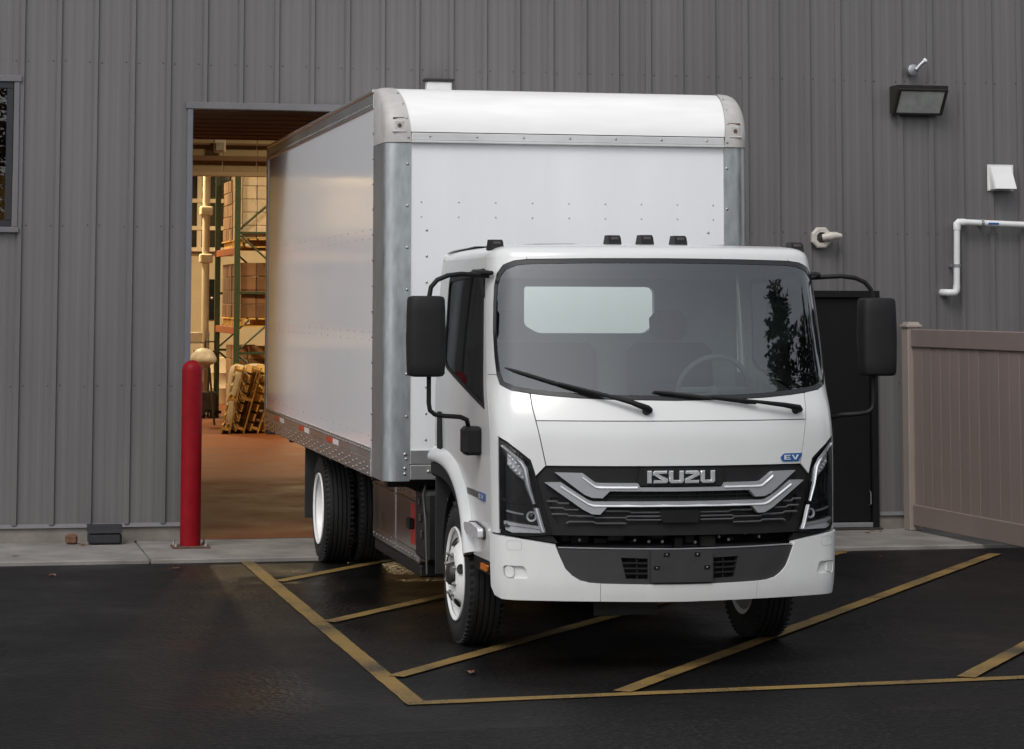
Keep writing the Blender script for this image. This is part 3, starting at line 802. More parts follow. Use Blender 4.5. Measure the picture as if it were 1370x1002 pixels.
mb = MB(); mb.lathe([(0, 0), (0, .022), (.02, .022), (.02, 0)], Matrix.Translation((.09, -.09, .075)) @ Matrix.Rotation(R(-40), 4, 'Y'), 12); mb.build('eye', M['vent_white'], ss, 40)
vh = empty('vent_hood', (5.33, -.032, 3.12), 0, 'white slanted sheet-metal vent hood on the grey wall', 'vent')
mb = MB()
mb.prism([(0, .105), (-.015, .105), (-.125, -.095), (-.115, -.098), (0, .085)], fnc, -.10, .10); mb.build('hood', M['vent_white'], vh)
for s in (-1, 1):
    mb = MB(); mb.prism([(0, .09), (-.112, -.098), (0, -.098)], fnc, s * .100 - .004, s * .100 + .004); mb.build('cheek', M['vent_white'], vh)
mb = MB(); mb.bbox(-.125, .125, -.006, .004, -.11, .125, .002); mb.build('flange', M['vent_white'], vh)
al = empty('alarm_horn', (3.62, -.032, 2.575), 0, 'beige eight-sided alarm horn with a stub nozzle on the wall', 'alarm')
mb = MB(); RY = Matrix.Rotation(R(-90), 4, 'Z'); mb.lathe([(0, .04), (0, .098), (.035, .098), (.045, .085), (.045, .052), (.02, .048)], RY, 8, True, .5); mb.build('ring', M['beige_cast'], al)
mb = MB(); mb.lathe([(.0, .0), (.0, .05), (.02, .048), (.03, .0)], RY, 16); mb.build('grille', M['steel_dark'], al, 40)
mb = MB(); mb.tube([(.0, -.05, .0), (.07, -.075, .012), (.12, -.085, .018), (.165, -.085, .014)], [.03, .04, .032, .018], 12); mb.build('nozzle', M['beige_cast'], al, 40)
dl = empty('door_light', (.17, -.032, 3.845), 0, 'small hooded white lamp on the wall above the doorway', 'light')
mb = MB(); mb.bbox(-.13, .13, -.12, 0, .03, .05, .006); mb.build('hood', M['bronze'], dl)
mb = MB(); mb.bbox(-.11, .11, -.10, 0, -.06, .028, .012); mb.build('diffuser', M['vent_white'], dl)

pp = empty('white_pipe', (0, 0, 0), 0, 'white plastic pipe that bends down and into the grey wall', 'pipe')
mb = MB(); r_ = .028
pth = [(8.5, -.09, 2.62), (5.0, -.09, 2.722), (4.93, -.09, 2.724), (4.900, -.09, 2.718), (4.886, -.09, 2.700), (4.882, -.09, 2.67), (4.872, -.09, 2.14)]
mb.tube(pth, r_, 14); mb.build('run', M['pvc'], pp, 50)
mb = MB(); mb.tube([(4.872, -.09, 2.16), (4.868, -.09, 2.118), (4.855, -.09, 2.100), (4.83, -.09, 2.098), (4.795, -.085, 2.098), (4.775, -.06, 2.098), (4.772, -.0, 2.098)], .032, 14); mb.build('elbow', M['pvc'], pp, 50)
mb = MB(); mb.tube([(4.96, -.09, 2.7235), (4.893, -.09, 2.7235), (4.8835, -.09, 2.7145), (4.8815, -.09, 2.655)], [.032, .032, .033, .032], 14); mb.build('elbow', M['pvc'], pp, 50)
for x, z in ((5.12, 2.7185), (6.6, 2.675)):
    mb = MB(); mb.lathe([(-.012, .036), (.012, .036), (.012, .029), (-.012, .029)], Matrix.Translation((x, -.09, z)), 14, True); mb.bbox(x - .01, x + .01, -.058, 0, z - .012, z + .012, .002); mb.build('clamp', M['grey_box'], pp)
mb = MB(); mb.lathe([(-.012, .036), (.012, .036), (.012, .029), (-.012, .029)], Matrix.Translation((4.876, -.09, 2.34)) @ Matrix.Rotation(R(90), 4, 'Y'), 14, True); mb.bbox(4.836, 4.848, -.06, 0, 2.325, 2.355, .002); mb.build('clamp', M['grey_box'], pp)
mb = MB(); mb.bbox(5.17, 5.27, -.122, -.117, 2.706, 2.722, .001); mb.build('label_strip', M['blue'], pp)

# ------------------------------------------------------------------ tan vinyl fence
fe = empty('vinyl_fence', (4.405, -.16, .034), 0, 'tan vinyl privacy fence running out from the wall beside the door', 'fence')
fe.rotation_euler = (0, 0, math.atan2(.105, 2.06))
mb = MB(); mb.bbox(-.062, .062, -.062, .062, 0, 1.755, .006); po = mb.build('post', M['fence_post'], fe)
mb = MB(); mb.bbox(-.075, .075, -.075, .075, 1.756, 1.782, .006); mb.prism([(-.06, -.06), (.06, -.06), (.06, .06), (-.06, .06)], lambda p, d_: Vector((p[0] * (1 - 8 * (d_ - 1.782)), p[1] * (1 - 8 * (d_ - 1.782)), d_)), 1.782, 1.806); mb.build('cap', M['fence_post'], po)
FL = 4.6
mb = MB(); mb.bbox(-.034, .034, -FL, -.0625, 1.59, 1.745, .006); mb.build('top_rail', M['fence'], fe)
mb = MB(); mb.bbox(-.034, .034, -FL, -.0625, .045, .225, .006); mb.build('bottom_rail', M['fence'], fe)
nb = 26; bw_ = (FL - .07) / nb
bm = MB(); bm.prism([(-.0135, 0), (-.016, .006), (-.016, bw_ - .008), (-.0135, bw_ - .002), (.0135, bw_ - .002), (.016, bw_ - .008), (.016, .006), (.0135, 0)], lambda p, d_: Vector((p[0], -p[1], d_)), .2255, 1.5895); bme = bm.mesh('board', M['fence'])
for k in range(nb): link_mesh('board', bme, fe, (random.uniform(-.0015, .0015), -.066 - k * bw_, 0))
mb = MB(); mb.bbox(-.062, .062, -FL - .125, -FL - .001, -.034, 1.755, .006); po = mb.build('post', M['fence_post'], fe)
mb = MB(); mb.bbox(-.075, .075, -FL - .138, -FL + .012, 1.756, 1.80, .01); mb.build('cap', M['fence_post'], po)

# ------------------------------------------------------------------ fallen leaves
def leaf_mesh(seed):
    rnd = random.Random(seed); n = 11; vs = [(0, 0, .006)]; 
    for k in range(n):
        th = 2 * math.pi * k / n; r_ = .042 * (1 + .45 * (k % 2) - .25) * (1.25 if abs(math.cos(th)) > .7 else .85)
        vs.append((r_ * math.cos(th) * 1.2, r_ * math.sin(th), rnd.uniform(.002, .020)))
    mb = MB(); mb.add(vs, [(0, 1 + k, 1 + (k + 1) % n) for k in range(n)])
    mb.box(-.08, -.045, -.002, .002, .004, .008)
    return mb.mesh('fallen_leaf', M['leaf'])
LM = [leaf_mesh(s) for s in range(4)]
LV = [(-2.196, -1.871, 'beside the red bollard'), (-3.122, -2.158, 'ahead of the bait box'), (3.163, -1.706, 'in front of the black door'), (3.361, -1.969, 'in front of the black door'), (-.402, -2.582, 'between the truck wheels'), (-1.126, -7.219, 'near the yellow corner'), (-3.35, -1.05, 'on the concrete apron'), (3.9, -.35, 'at the door threshold'), (4.05, -.28, 'at the door threshold'), (4.0, -.22, 'at the door threshold'), (-2.80, -.33, 'against the bait box'), (-2.77, -.27, 'against the bait box')]
for i, (x, y, w_) in enumerate(LV):
    z = .034 if y > -1.4 else .006
    o = link_mesh('fallen_leaf', LM[i % 4], None, (x, y, z), random.uniform(0, 6))
    o.scale = (random.uniform(.4, .7),) * 3
    tag(o, 'dry brown fallen leaf lying ' + w_, 'leaf', 'fallen leaves')
# ------------------------------------------------------------------ box truck (local: x right in the picture, y backwards from the nose, z up)
TR = empty('box_truck', (0.0, -7.2235, 0.0), -0.0184, 'white electric box truck with tall cargo box, standing in the doorway', 'truck')
PRF = [(.30, -.16, .96), (.45, -.20, .975), (.70, -.20, .985), (1.10, -.20, .99), (1.30, -.19, .99), (1.42, -.155, .99), (1.50, -.105, .988), (1.60, -.082, .984), (1.80, -.036, .975), (2.0, .012, .965), (2.2, .065, .952), (2.32, .105, .935)]
BOW, A1, A2, A3, VR = .22, .87, 1.10, 2.65, 1.78
def prf(z):
    if z <= PRF[0][0]: return PRF[0][1:]
    for p, q in zip(PRF, PRF[1:]):
        if z <= q[0]:
            t = (z - p[0]) / (q[0] - p[0]); return p[1] + t * (q[1] - p[1]), p[2] + t * (q[2] - p[2])
    return PRF[-1][1:]
def prfs(z):
    a = [prf(z + k) for k in (-.05, -.025, 0, .025, .05)]
    return sum(x[0] for x in a) / 5, sum(x[1] for x in a) / 5
def S0(a, z):
    vf, w = prfs(z); sg = 1 if a >= 0 else -1; a = abs(a)
    u1 = w - .11; v1 = vf + BOW * u1 * u1; v2 = v1 + .22
    if a <= A1: u = a / A1 * u1; v = vf + BOW * u * u
    elif a <= A2:
        t = (a - A1) / (A2 - A1); cy = v1 + 2 * BOW * u1 * (w - u1)
        u = (1 - t) ** 2 * u1 + 2 * t * (1 - t) * w + t * t * w; v = (1 - t) ** 2 * v1 + 2 * t * (1 - t) * cy + t * t * v2
    else: u = w; v = v2 + (a - A2) / (A3 - A2) * (VR - v2)
    return Vector((sg * u, v, z))
def S(a, z, off=0.0):
    p = S0(a, z)
    if off:
        da = S0(a + .01, z) - S0(a - .01, z); dz = S0(a, z + .01) - S0(a, z - .01)
        p = p + da.cross(dz).normalized() * off
    return p
def mir(poly): return [(-a, z) for a, z in reversed(poly)]
def cabpatch(name, poly, m, holes=(), st=.05, thick=.012, off=0.0, parent=None, smooth=40):
    return patch(poly, S, holes, st, thick, off).build(name, M[m], parent or TR, smooth)
def both(name, poly, m, holes=(), **k):
    return cabpatch(name, poly, m, holes, **k), cabpatch(name, mir(poly), m, [mir(h) for h in holes], **k)

# --- windscreen
WS = [(0, 1.468), (.35, 1.474), (.53, 1.481), (.70, 1.494), (.79, 1.505), (.88, 1.520), (.95, 1.550), (.972, 1.60), (.99, 1.70), (1.004, 1.84), (1.002, 2.0), (.996, 2.10), (.975, 2.165), (.935, 2.208), (.87, 2.232), (.79, 2.240), (.44, 2.246), (0, 2.248)]
WSF = WS + [(-a, z) for a, z in reversed(WS[1:-1])]
def shrink(poly, d_):
    cx, cz = 0, 1.86; out = []
    for a, z in poly:
        k = d_
        out.append((a * (1 - k / 1.0), cz + (z - cz) * (1 - k / .39)))
    return out
WSI = shrink(WSF, .024)
cabpatch('windscreen_surround', WSF, 'frit', [WSI], st=.05, off=.002)
BAND = 2.135
lowp = [(a, min(z, BAND)) for a, z in WSI]
def dedup(p):
    o = []
    for q in p:
        if not o or (abs(q[0] - o[-1][0]) + abs(q[1] - o[-1][1])) > 1e-4: o.append(q)
    return o
lo = []; hi = []
lo = [p for p in WSI if p[1] < BAND - .01]; hi = [p for p in WSI if p[1] > BAND + .005]
_r = [p for p in WSI if p[0] > 0]
def xat(z):
    for p, q in zip(_r, _r[1:]):
        if min(p[1], q[1]) <= z <= max(p[1], q[1]) and abs(p[0]) > .7: return p[0] + (q[0] - p[0]) * (z - p[1]) / (q[1] - p[1] + 1e-9)
xb = xat(BAND)
rlo = [p for p in WSI if p[0] >= 0 and p[1] < BAND - .01]; rhi = [p for p in WSI if p[0] >= 0 and p[1] > BAND + .005]
lowpoly = rlo + [(xb, BAND), (-xb, BAND)] + [(-a, z) for a, z in reversed(rlo) if a > 0]
hipoly = [(xb, BAND)] + rhi + [(-a, z) for a, z in reversed(rhi) if a > 0] + [(-xb, BAND)]
wsg = cabpatch('windscreen', lowpoly, 'windscreen', st=.05, thick=.0005, off=-.002)
cabpatch('shade_band', hipoly, 'windscreen_band', st=.05, thick=.0005, off=-.002, parent=wsg)

# --- white panels of the nose
SEAM = [(.782, 1.494), (.777, 1.429), (.764, 1.358), (.7175, 1.117)]
G = .0025
wsb = [p for p in WS if p[0] < .775 and p[1] < 1.6]
cowl = [(-.764 + G, 1.358 + G), (.764 - G, 1.358 + G), (.777 - G, 1.429), (.782 - G, 1.5005)] + [(a, z - .003) for a, z in reversed(wsb)] + [(-a, z - .003) for a, z in wsb if a > 0] + [(-.782 + G, 1.5005), (-.777 + G, 1.429)]
cabpatch('cowl_panel', cowl, 'white')
hood = [(-.7175 + G, 1.117), (.7175 - G, 1.117), (.764 - G, 1.358 - G), (-.764 + G, 1.358 - G)]
cabpatch('hood_panel', hood, 'white', st=.045)
HEAD = [(.983, 1.262), (.921, 1.236), (.857, 1.19), (.802, 1.143), (.782, 1.10), (.763, 1.022), (.736, .907), (.704, .792), (.692, .745), (.827, .733), (.94, .742), (.983, .77)]
wse = [p for p in WS if p[0] > .78 and p[1] < 1.60]
corner = [(.7175 + G, 1.117), (.770, 1.062), (.776, 1.085), (.795, 1.146), (.855, 1.196), (.920, 1.243), (.988, 1.272), (.988, .745), (1.052, .745), (1.062, 1.10), (1.062, 1.50), (1.062, 1.60), (.976, 1.60)] + [(a, z - .003) for a, z in reversed(wse) if z < 1.59] + [(.782 + G, 1.4985), (.777 + G, 1.429), (.764 + G, 1.358)]
both('corner_panel', corner, 'white', st=.04)
wsr = [(a + .003, z) for a, z in WS if a > .88 and 1.595 < z < 2.236]
pillar = [(.975, 1.603), (1.072, 1.603), (1.080, 2.0), (1.085, 2.255), (.80, 2.255), (.80, 2.2445)] + [(a + (.003 if z < 2.2 else 0), z + (.004 if z > 2.2 else 0)) for a, z in reversed(WS) if a > .86 and z > 1.61]
both('roof_pillar', pillar, 'white', st=.04)
topst = [(-.797, 2.2448), (-.44, 2.250), (0, 2.252), (.44, 2.250), (.797, 2.2448), (.797, 2.255), (-.797, 2.255)]
cabpatch('roof_header', topst, 'white', st=.04)

# --- door, side window
WIND = round_poly([(1.150, 1.405), (1.931, 1.538), (2.30, 1.602), (2.385, 1.645), (2.325, 2.155), (1.140, 2.195)], [.02, .05, .05, .05, .06, .03])
door = [(1.070, .578), (1.55, .572), (1.58, .70), (1.66, .83), (1.80, .95), (2.02, 1.03), (2.3, 1.055), (2.54, 1.055), (2.54, 2.255), (1.0895, 2.255), (1.084, 2.0), (1.076, 1.60), (1.070, 1.3)]
drs = both('door', door, 'white', [WIND], st=.06)
wout = [(1.1 + (a - 1.1) * 1.0, z) for a, z in WIND]
cwx = sum(a for a, z in WIND) / len(WIND); cwz = sum(z for a, z in WIND) / len(WIND)
WIN2 = [(cwx + (a - cwx) * .955, cwz + (z - cwz) * .915) for a, z in WIND]
for sgn, dob in zip((1, -1), drs):
    f = (lambda p: p) if sgn > 0 else mir
    patch(f(WIND), S, [f(WIN2)], .06, .01, .003).build('window_seal', M['black'], dob, 40)
    patch(f(WIN2), S, [], .10, .0005, -.004).build('side_window', M['side_glass'], dob, 40)
    hd = round_poly([(2.40, 1.10), (2.53, 1.10), (2.53, 1.335), (2.42, 1.335)], .03)
    patch(f(hd), S, [], .03, .012, .012).build('handle', M['black'], dob, 40)
rear_p = [(2.545, 1.055), (2.65, 1.055), (2.65, 2.255), (2.545, 2.255)]
both('rear_pillar', rear_p, 'white', st=.08)
skirt = [(1.070, .572), (1.545, .566), (1.53, .495), (1.08, .498)]
sk = both('step_panel', skirt, 'black', st=.05, off=-.004)
am = round_poly([(1.15, .515), (1.32, .515), (1.30, .552), (1.13, .552)], .01)
for o_, f in zip(sk, (lambda p: p, mir)): patch(f(am), S, [], .03, .01, .010).build('side_marker', M['amber'], o_, 40)

# --- wheel arch flare swept along the door edge
def flare(sg):
    path = [(1.79, 1.018), (1.55, 1.020), (1.32, 1.005), (1.12, .965), (.93, .885), (.80, .775), (.735, .66), (.705, .562)]
    sec = [(0, .982), (.003, 1.010), (.012, 1.030), (.030, 1.036), (.050, 1.033), (.070, 1.020), (.090, 1.000), (.105, .980)]
    secd = [(-.09, .90), (-.085, 1.0), (-.07, 1.012), (-.002, 1.014), (.0, .98)]
    pts = []
    # smooth the path (Catmull-Rom)
    for i in range(len(path) - 1):
        p0, p1, p2, p3 = (Vector(path[max(0, min(len(path) - 1, i + k))]) for k in (-1, 0, 1, 2))
        for k in range(9):
            t = k / 9
            pts.append(.5 * (2 * p1 + (p2 - p0) * t + (2 * p0 - 5 * p1 + 4 * p2 - p3) * t * t + (3 * p1 - p0 - 3 * p2 + p3) * t ** 3))
    pts.append(Vector(path[-1]))
    out = []
    for sc in (sec, secd):
        mb = MB(); vs = []; fs = []; m_ = len(sc)
        for i, p in enumerate(pts):
            t = (pts[min(i + 1, len(pts) - 1)] - pts[max(i - 1, 0)]).normalized(); n = Vector((t.y, -t.x))
            if n.y < 0 or (abs(n.y) < .3 and n.x > 0): n = -n if n.y < 0 else n
            n = Vector((-abs(t.y), abs(t.x)))          # away from the wheel: forward and up
            for d_, u in sc: vs.append((sg * u, p.x + n.x * d_, p.y + n.y * d_))
        for i in range(len(pts) - 1):
            for k in range(m_ - 1): fs.append((i * m_ + k, i * m_ + k + 1, (i + 1) * m_ + k + 1, (i + 1) * m_ + k))
        fs.append(tuple(range(m_))); fs.append(tuple((len(pts) - 1) * m_ + k for k in range(m_)))
        mb.add(vs, fs); out.append(mb)
    out[0].build('wheel_arch', M['white'], TR, 60); out[1].build('arch_lining', M['black_tex'], TR, 35)
flare(-1); flare(1)

# --- roof
def roof():
    loop = [S0(a, 2.255) for a in [x * .05 - 2.65 for x in range(107)]]
    rearz = [Vector((.94 - i * .094, VR + .0, 2.255)) for i in range(1, 20)]
    loop = loop + rearz
    n = len(loop); mb = MB(); vs = []; fs = []
    lev = [(0, 2.255), (.006, 2.275), (.020, 2.293), (.045, 2.308), (.085, 2.319), (.16, 2.328), (.30, 2.335), (.5, 2.338)]
    cen = Vector((0, .95, 0))
    for d_, z in lev:
        for i, p in enumerate(loop):
            t = (loop[(i + 1) % n] - loop[i - 1]); nn = Vector((-t.y, t.x, 0)).normalized()
            if nn.dot(cen - p) < 0: nn = -nn
            q = p + nn * d_
            # keep rings from crossing near the centre
            vs.append((q.x, q.y, z - .012 * max(0, (q.y - 1.2))))
    for l in range(len(lev) - 1):
        for i in range(n):
            j = (i + 1) % n; fs.append((l * n + i, l * n + j, (l + 1) * n + j, (l + 1) * n + i))
    vs.append((0, .95, 2.339)); c = len(vs) - 1
    for i in range(n): fs.append(((len(lev) - 1) * n + i, (len(lev) - 1) * n + (i + 1) % n, c))
    mb.add(vs, fs); mb.build('roof', M['white'], TR, 50)
roof()
for u, v, z in ((-.885, .50, 2.300), (-.193, .50, 2.331), (0, .50, 2.334), (.2, .50, 2.331), (.905, .50, 2.298)):
    mb = MB(); mb.prism([(-.06, 0), (-.045, .045), (-.02, .058), (.05, .058), (.08, .0)], lambda p, d_: Vector((u + d_ * (1 - 2.2 * max(0, p[1] - .02)), v + p[0], z + p[1])), -.038, .038)
    o = mb.build('clearance_lamp', M['black'], TR)
    mb = MB(); mb.bbox(u - .022, u + .022, v - .054, v - .04, z + .030, z + .046, .004); mb.build('lens', M['badge_dark'], o)

# --- cab interior and back wall
RW = round_poly([(-.44, 2.10), (-.44, 1.86), (-.35, 1.81), (.34, 1.81), (.40, 1.86), (.40, 2.10)], [.02, .03, .03, .03, .03, .05])
RWO = [(-.95, .72), (.95, .72), (.945, 2.26), (-.945, 2.26)]
fb_ = lambda u, z, off=0.0: Vector((u, VR - .01 + off, z))
patch(RWO, fb_, [RW], .15, .03, 0).build('cab_back', M['white'], TR)
fi_ = lambda u, z, off=0.0: Vector((u, VR - .06 - off, z))
patch([(-.93, .75), (.93, .75), (.925, 2.2), (-.925, 2.2)], fi_, [RW], .15, .045, 0).build('back_trim', M['cabin'], TR)
mb = MB(); vs = []; fs = []
for i in range(19):
    a = -1.0 + i / 9; p = S(a, 2.225, -.006); vs += [(p.x, p.y, 2.228), (p.x * .98, VR - .07, 2.20)]
for i in range(18): fs.append((2 * i, 2 * i + 2, 2 * i + 3, 2 * i + 1))
mb.add(vs, fs); mb.build('headliner', M['headliner'], TR)
mb = MB(); mb.box(-.93, .93, .0, VR - .07, .78, .80); mb.build('cab_floor', M['cabin_floor'], TR)
for f, nm in ((lambda p: p, 'a'), (mir, 'b')):
    pp_ = [(1.08, 1.02), (2.62, 1.08), (2.62, 1.58), (2.30, 1.56), (1.931, 1.49), (1.10, 1.36)]
    patch(f(pp_), S, [], .15, .01, -.06).build('door_trim', M['cabin'], TR)
# inner liner of the nose, dark, so that joints read as dark lines
patch([(-1.05, .78), (1.05, .78), (1.05, 1.44), (-1.05, 1.44)], S, [], .10, .01, -.03).build('nose_liner', M['chassis'], TR)
dsh = MB(); vs = []; fs = []
prof_d = [(.06, 1.10), (.05, 1.40), (.08, 1.455), (.16, 1.47), (.36, 1.46), (.44, 1.42), (.46, 1.30), (.42, 1.0)]
for i in range(15):
    u = -.90 + 1.8 * i / 14
    for v, z in prof_d: vs.append((u, v + .16 * u * u * (1 if v < .2 else .3) - .03, z + (.03 if .2 < u < .62 and .15 < v < .45 else 0)))
m_ = len(prof_d)
for i in range(14):
    for k in range(m_ - 1): fs.append((i * m_ + k, i * m_ + k + 1, (i + 1) * m_ + k + 1, (i + 1) * m_ + k))
dsh.add(vs, fs); dsh.build('dashboard', M['dash'], TR, 40)
mb = MB(); ring = [Vector((.42 + .21 * math.cos(t_), .56 - .085 * math.sin(t_), 1.50 + .195 * math.sin(t_))) for t_ in [k * math.pi / 14 for k in range(29)]]
mb.tube(ring, .016, 8, False); sw = mb.build('steering_wheel', M['dash'], TR, 50)
mb = MB(); mb.tube([(.42, .57, 1.50), (.42, .40, 1.34)], .035, 10); mb.tube([(.22, .565, 1.50), (.62, .555, 1.50)], .018, 6); mb.build('column', M['dash'], sw, 50)
def seat(u0, u1, head):
    o = empty('seat', (0, 0, 0), parent=TR)
    mb = MB(); mb.bbox(u0, u1, .95, 1.45, 1.02, 1.20, .05); mb.build('cushion', M['seat'], o, 40)
    Mx = Matrix.Translation((0, 1.48, 1.16)) @ Matrix.Rotation(R(-8), 4, 'X')
    mb = MB(); mb.bbox(u0, u1, -.06, .08, 0, .60, .05, Mx); mb.build('backrest', M['seat'], o, 40)
    for h in head:
        mb = MB(); mb.bbox(h - .12, h + .12, -.045, .055, .62, .80, .045, Mx); mb.build('headrest', M['seat'], o, 40)
seat(.18, .72, (.45,)); seat(-.82, -.02, (-.60,))

# --- grille
GR = [(-.690, .742), (.690, .742), (.735, .905), (.768, 1.050), (.716, 1.112), (-.716, 1.112), (-.768, 1.050), (-.735, .905)]
cav = [(-.40, .872), (-.43, .836), (-.66, .84), (-.67, .80), (.67, .80), (.66, .84), (.43, .836), (.40, .872)]
H1 = [(.40, .962), (.42, .940), (-.42, .940), (-.40, .962)][::-1]
H1 = [(-.42, .940), (.42, .940), (.385, .975), (-.385, .975)]
H2L = [(-.66, .800), (-.115, .800), (-.105, .845), (-.115, .886), (-.405, .886), (-.440, .850), (-.49, .850), (-.55, .880), (-.60, .913), (-.66, .945), (-.70, .945), (-.69, .88)]
H2R = mir(H2L)
H3 = [(-.64, .745), (.64, .745), (.66, .775), (-.66, .775)]
gro = cabpatch('grille', GR, 'black_tex', [H1, H2L, H2R], st=.04, off=-.012, thick=.05)
BAR1 = [(.671, 1.081), (.531, 1.079), (.500, 1.056), (.462, 1.028), (.44, 1.025), (.237, 1.025), (.226, 1.003), (0, 1.002), (0, .981), (.387, .983), (.425, .945), (.480, .947), (.52, .964)]
BAR2 = [(.724, 1.027), (.644, 1.029), (.50, .934), (.475, .927), (0, .926), (0, .897), (.402, .897), (.439, .857), (.481, .859), (.53, .885)]
def full(p):
    i0 = min(i for i, q in enumerate(p) if q[0] == 0); top, bot = p[:i0], p[i0 + 2:]
    c1, c2 = p[i0], p[i0 + 1]
    return top + [c1] + [(-a, z) for a, z in reversed(top)] + [(-a, z) for a, z in reversed(bot)] + [c2] + bot
cabpatch('grille_bar', full(BAR1)[::-1], 'silver', st=.04, off=.022, thick=.045, parent=gro)
cabpatch('grille_bar', full(BAR2)[::-1], 'silver', st=.04, off=.022, thick=.045, parent=gro)
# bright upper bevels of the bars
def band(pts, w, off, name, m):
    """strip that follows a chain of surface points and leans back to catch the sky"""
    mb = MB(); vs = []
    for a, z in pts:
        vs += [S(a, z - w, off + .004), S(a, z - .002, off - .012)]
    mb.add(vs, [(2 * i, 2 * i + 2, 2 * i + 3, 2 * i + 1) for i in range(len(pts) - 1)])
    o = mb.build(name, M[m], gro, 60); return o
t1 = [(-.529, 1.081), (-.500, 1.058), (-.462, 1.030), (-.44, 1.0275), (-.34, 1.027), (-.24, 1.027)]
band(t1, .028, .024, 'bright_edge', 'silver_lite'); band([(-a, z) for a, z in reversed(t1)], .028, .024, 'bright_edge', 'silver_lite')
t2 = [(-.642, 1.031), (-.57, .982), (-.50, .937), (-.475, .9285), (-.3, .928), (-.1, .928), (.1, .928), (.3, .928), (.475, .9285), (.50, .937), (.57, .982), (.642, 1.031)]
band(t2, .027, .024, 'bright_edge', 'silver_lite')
# thin hexagon slats in the openings
def slat(pts, name='slat'):
    for f in (1, -1):
        mb = MB(); mb.tube([S(f * a, z, .004) for a, z in pts], .0055, 6); mb.build(name, M['slat'], gro, 60)
slat([(.11, .866), (.27, .866), (.29, .874), (.41, .874)])
slat([(.11, .846), (.29, .846), (.305, .838), (.46, .838), (.475, .846), (.56, .846)])
slat([(.11, .826), (.29, .826), (.305, .834)])
slat([(.30, .808), (.46, .808), (.475, .8165), (.60, .8165), (.615, .808)])
slat([(.475, .8475), (.60, .8475), (.615, .856), (.69, .856)])
slat([(.55, .880), (.62, .880), (.635, .890), (.70, .890)])
slat([(.60, .915), (.655, .915), (.665, .925), (.715, .925)])
for k in range(-3, 4):
    mb = MB(); mb.tube([S(k * .11, .938, -.02), S(k * .11, .977, -.02)], .006, 6); mb.build('slat', M['black_tex'], gro)
mb = MB(); mb.tube([S(a * .05, .957, -.018) for a in range(-8, 9)], .007, 6); mb.build('slat', M['black_tex'], gro, 60)
cabpatch('radar_cover', round_poly([(-.105, .812), (.095, .812), (.110, .880), (-.120, .880)], .012), 'black', off=.012, st=.05, thick=.03, parent=gro)
cabpatch('badge_plinth', [(-.245, 1.010), (.245, 1.010), (.225, 1.104), (-.225, 1.104)], 'black_tex', off=.018, st=.05, thick=.03, parent=gro)
# maker's lettering
def letter(polys, a0, z0, sx, sz, off0, th, m, parent, name='letter'):
    mb = MB()
    for poly in polys:
        q = [(a0 + x * sx, z0 + y * sz) for x, y in poly]
        n = len(q)
        cx = sum(p[0] for p in q) / n; cz = sum(p[1] for p in q) / n
        vs = [S(a, z, off0) for a, z in q]
        vs += [S(a, z, off0 + th * .6) for a, z in q]
        # bevelled top
        ins = []
        for i in range(n):
            p = Vector(q[i]); e1 = (Vector(q[i]) - Vector(q[i - 1])).normalized(); e2 = (Vector(q[(i + 1) % n]) - Vector(q[i])).normalized()
            nn = Vector((-e1.y - e2.y, e1.x + e2.x)); nn = nn.normalized() if nn.length > 1e-6 else Vector((-e1.y, e1.x))
            k = .0042 / max(.45, math.sqrt(max(.05, (1 + e1.dot(e2)) / 2)))
            ins.append(p + nn * k)
        vs += [S(p[0], p[1], off0 + th) for p in ins]
        fs = []
        for l in (0, 1):
            for i in range(n):
                j = (i + 1) % n; fs.append((l * n + i, l * n + j, (l + 1) * n + j, (l + 1) * n + i))
        # cap by triangulation
        vo, eo, fo, _a, _b, _c = delaunay_2d_cdt([Vector(p) for p in ins], [(i, (i + 1) % n) for i in range(n)], [], 1, 1e-9)
        base = len(vs); vs += [S(p[0], p[1], off0 + th) for p in vo]
        fs += [tuple(base + i for i in f) for f in fo]
        mb.add(vs, fs)
    return mb.build(name, M[m], parent)
LI = [[(0, 0), (.30, 0), (.30, 1), (0, 1)]]
LS = [[(.05, 0), (.88, 0), (1.0, .12), (1.0, .36), (.36, .74), (.95, .74), (.95, 1), (.12, 1), (0, .88), (0, .64), (.64, .26), (.05, .26)]]
LU = [[(.13, 0), (.87, 0), (1, .15), (1, 1), (.70, 1), (.70, .27), (.30, .27), (.30, 1), (0, 1), (0, .15)]]
LZ = [[(.0, 0), (.95, 0), (.95, .26), (.36, .26), (1.0, .64), (1.0, .88), (.88, 1), (.05, 1), (.05, .74), (.64, .74), (.0, .36)]]
x_ = -.188; LH = .068; LW = .082
for ch, wd in ((LI, .30), (LS, 1), (LU, 1), (LZ, 1), (LU, 1)):
    letter(ch, x_, 1.024, LW, LH, .016, .017, 'letter', gro)
    x_ += LW * wd + (.375 - (LW * 4.3)) / 4
# blue EV badge on the hood
eb = cabpatch('ev_badge', round_poly([(.602, 1.130), (.705, 1.130), (.727, 1.174), (.612, 1.174), (.588, 1.152)][0:5], [.008, 0, 0, .008, .012]), 'blue', off=.005, st=.03, thick=.006)
LE = [[(.0, 0), (1, 0), (1, .2), (.25, .2), (.25, .4), (.9, .4), (.9, .6), (.25, .6), (.25, .8), (1, .8), (1, 1), (.0, 1)]]
LVv = [[(.38, 0), (.66, 0), (1.1, 1), (.82, 1), (.52, .28), (.22, 1), (-.06, 1)]]
letter(LE, .612, 1.139, .040, .026, .0055, .003, 'badge_white', eb); letter(LVv, .661, 1.139, .040, .026, .0055, .003, 'badge_white', eb)

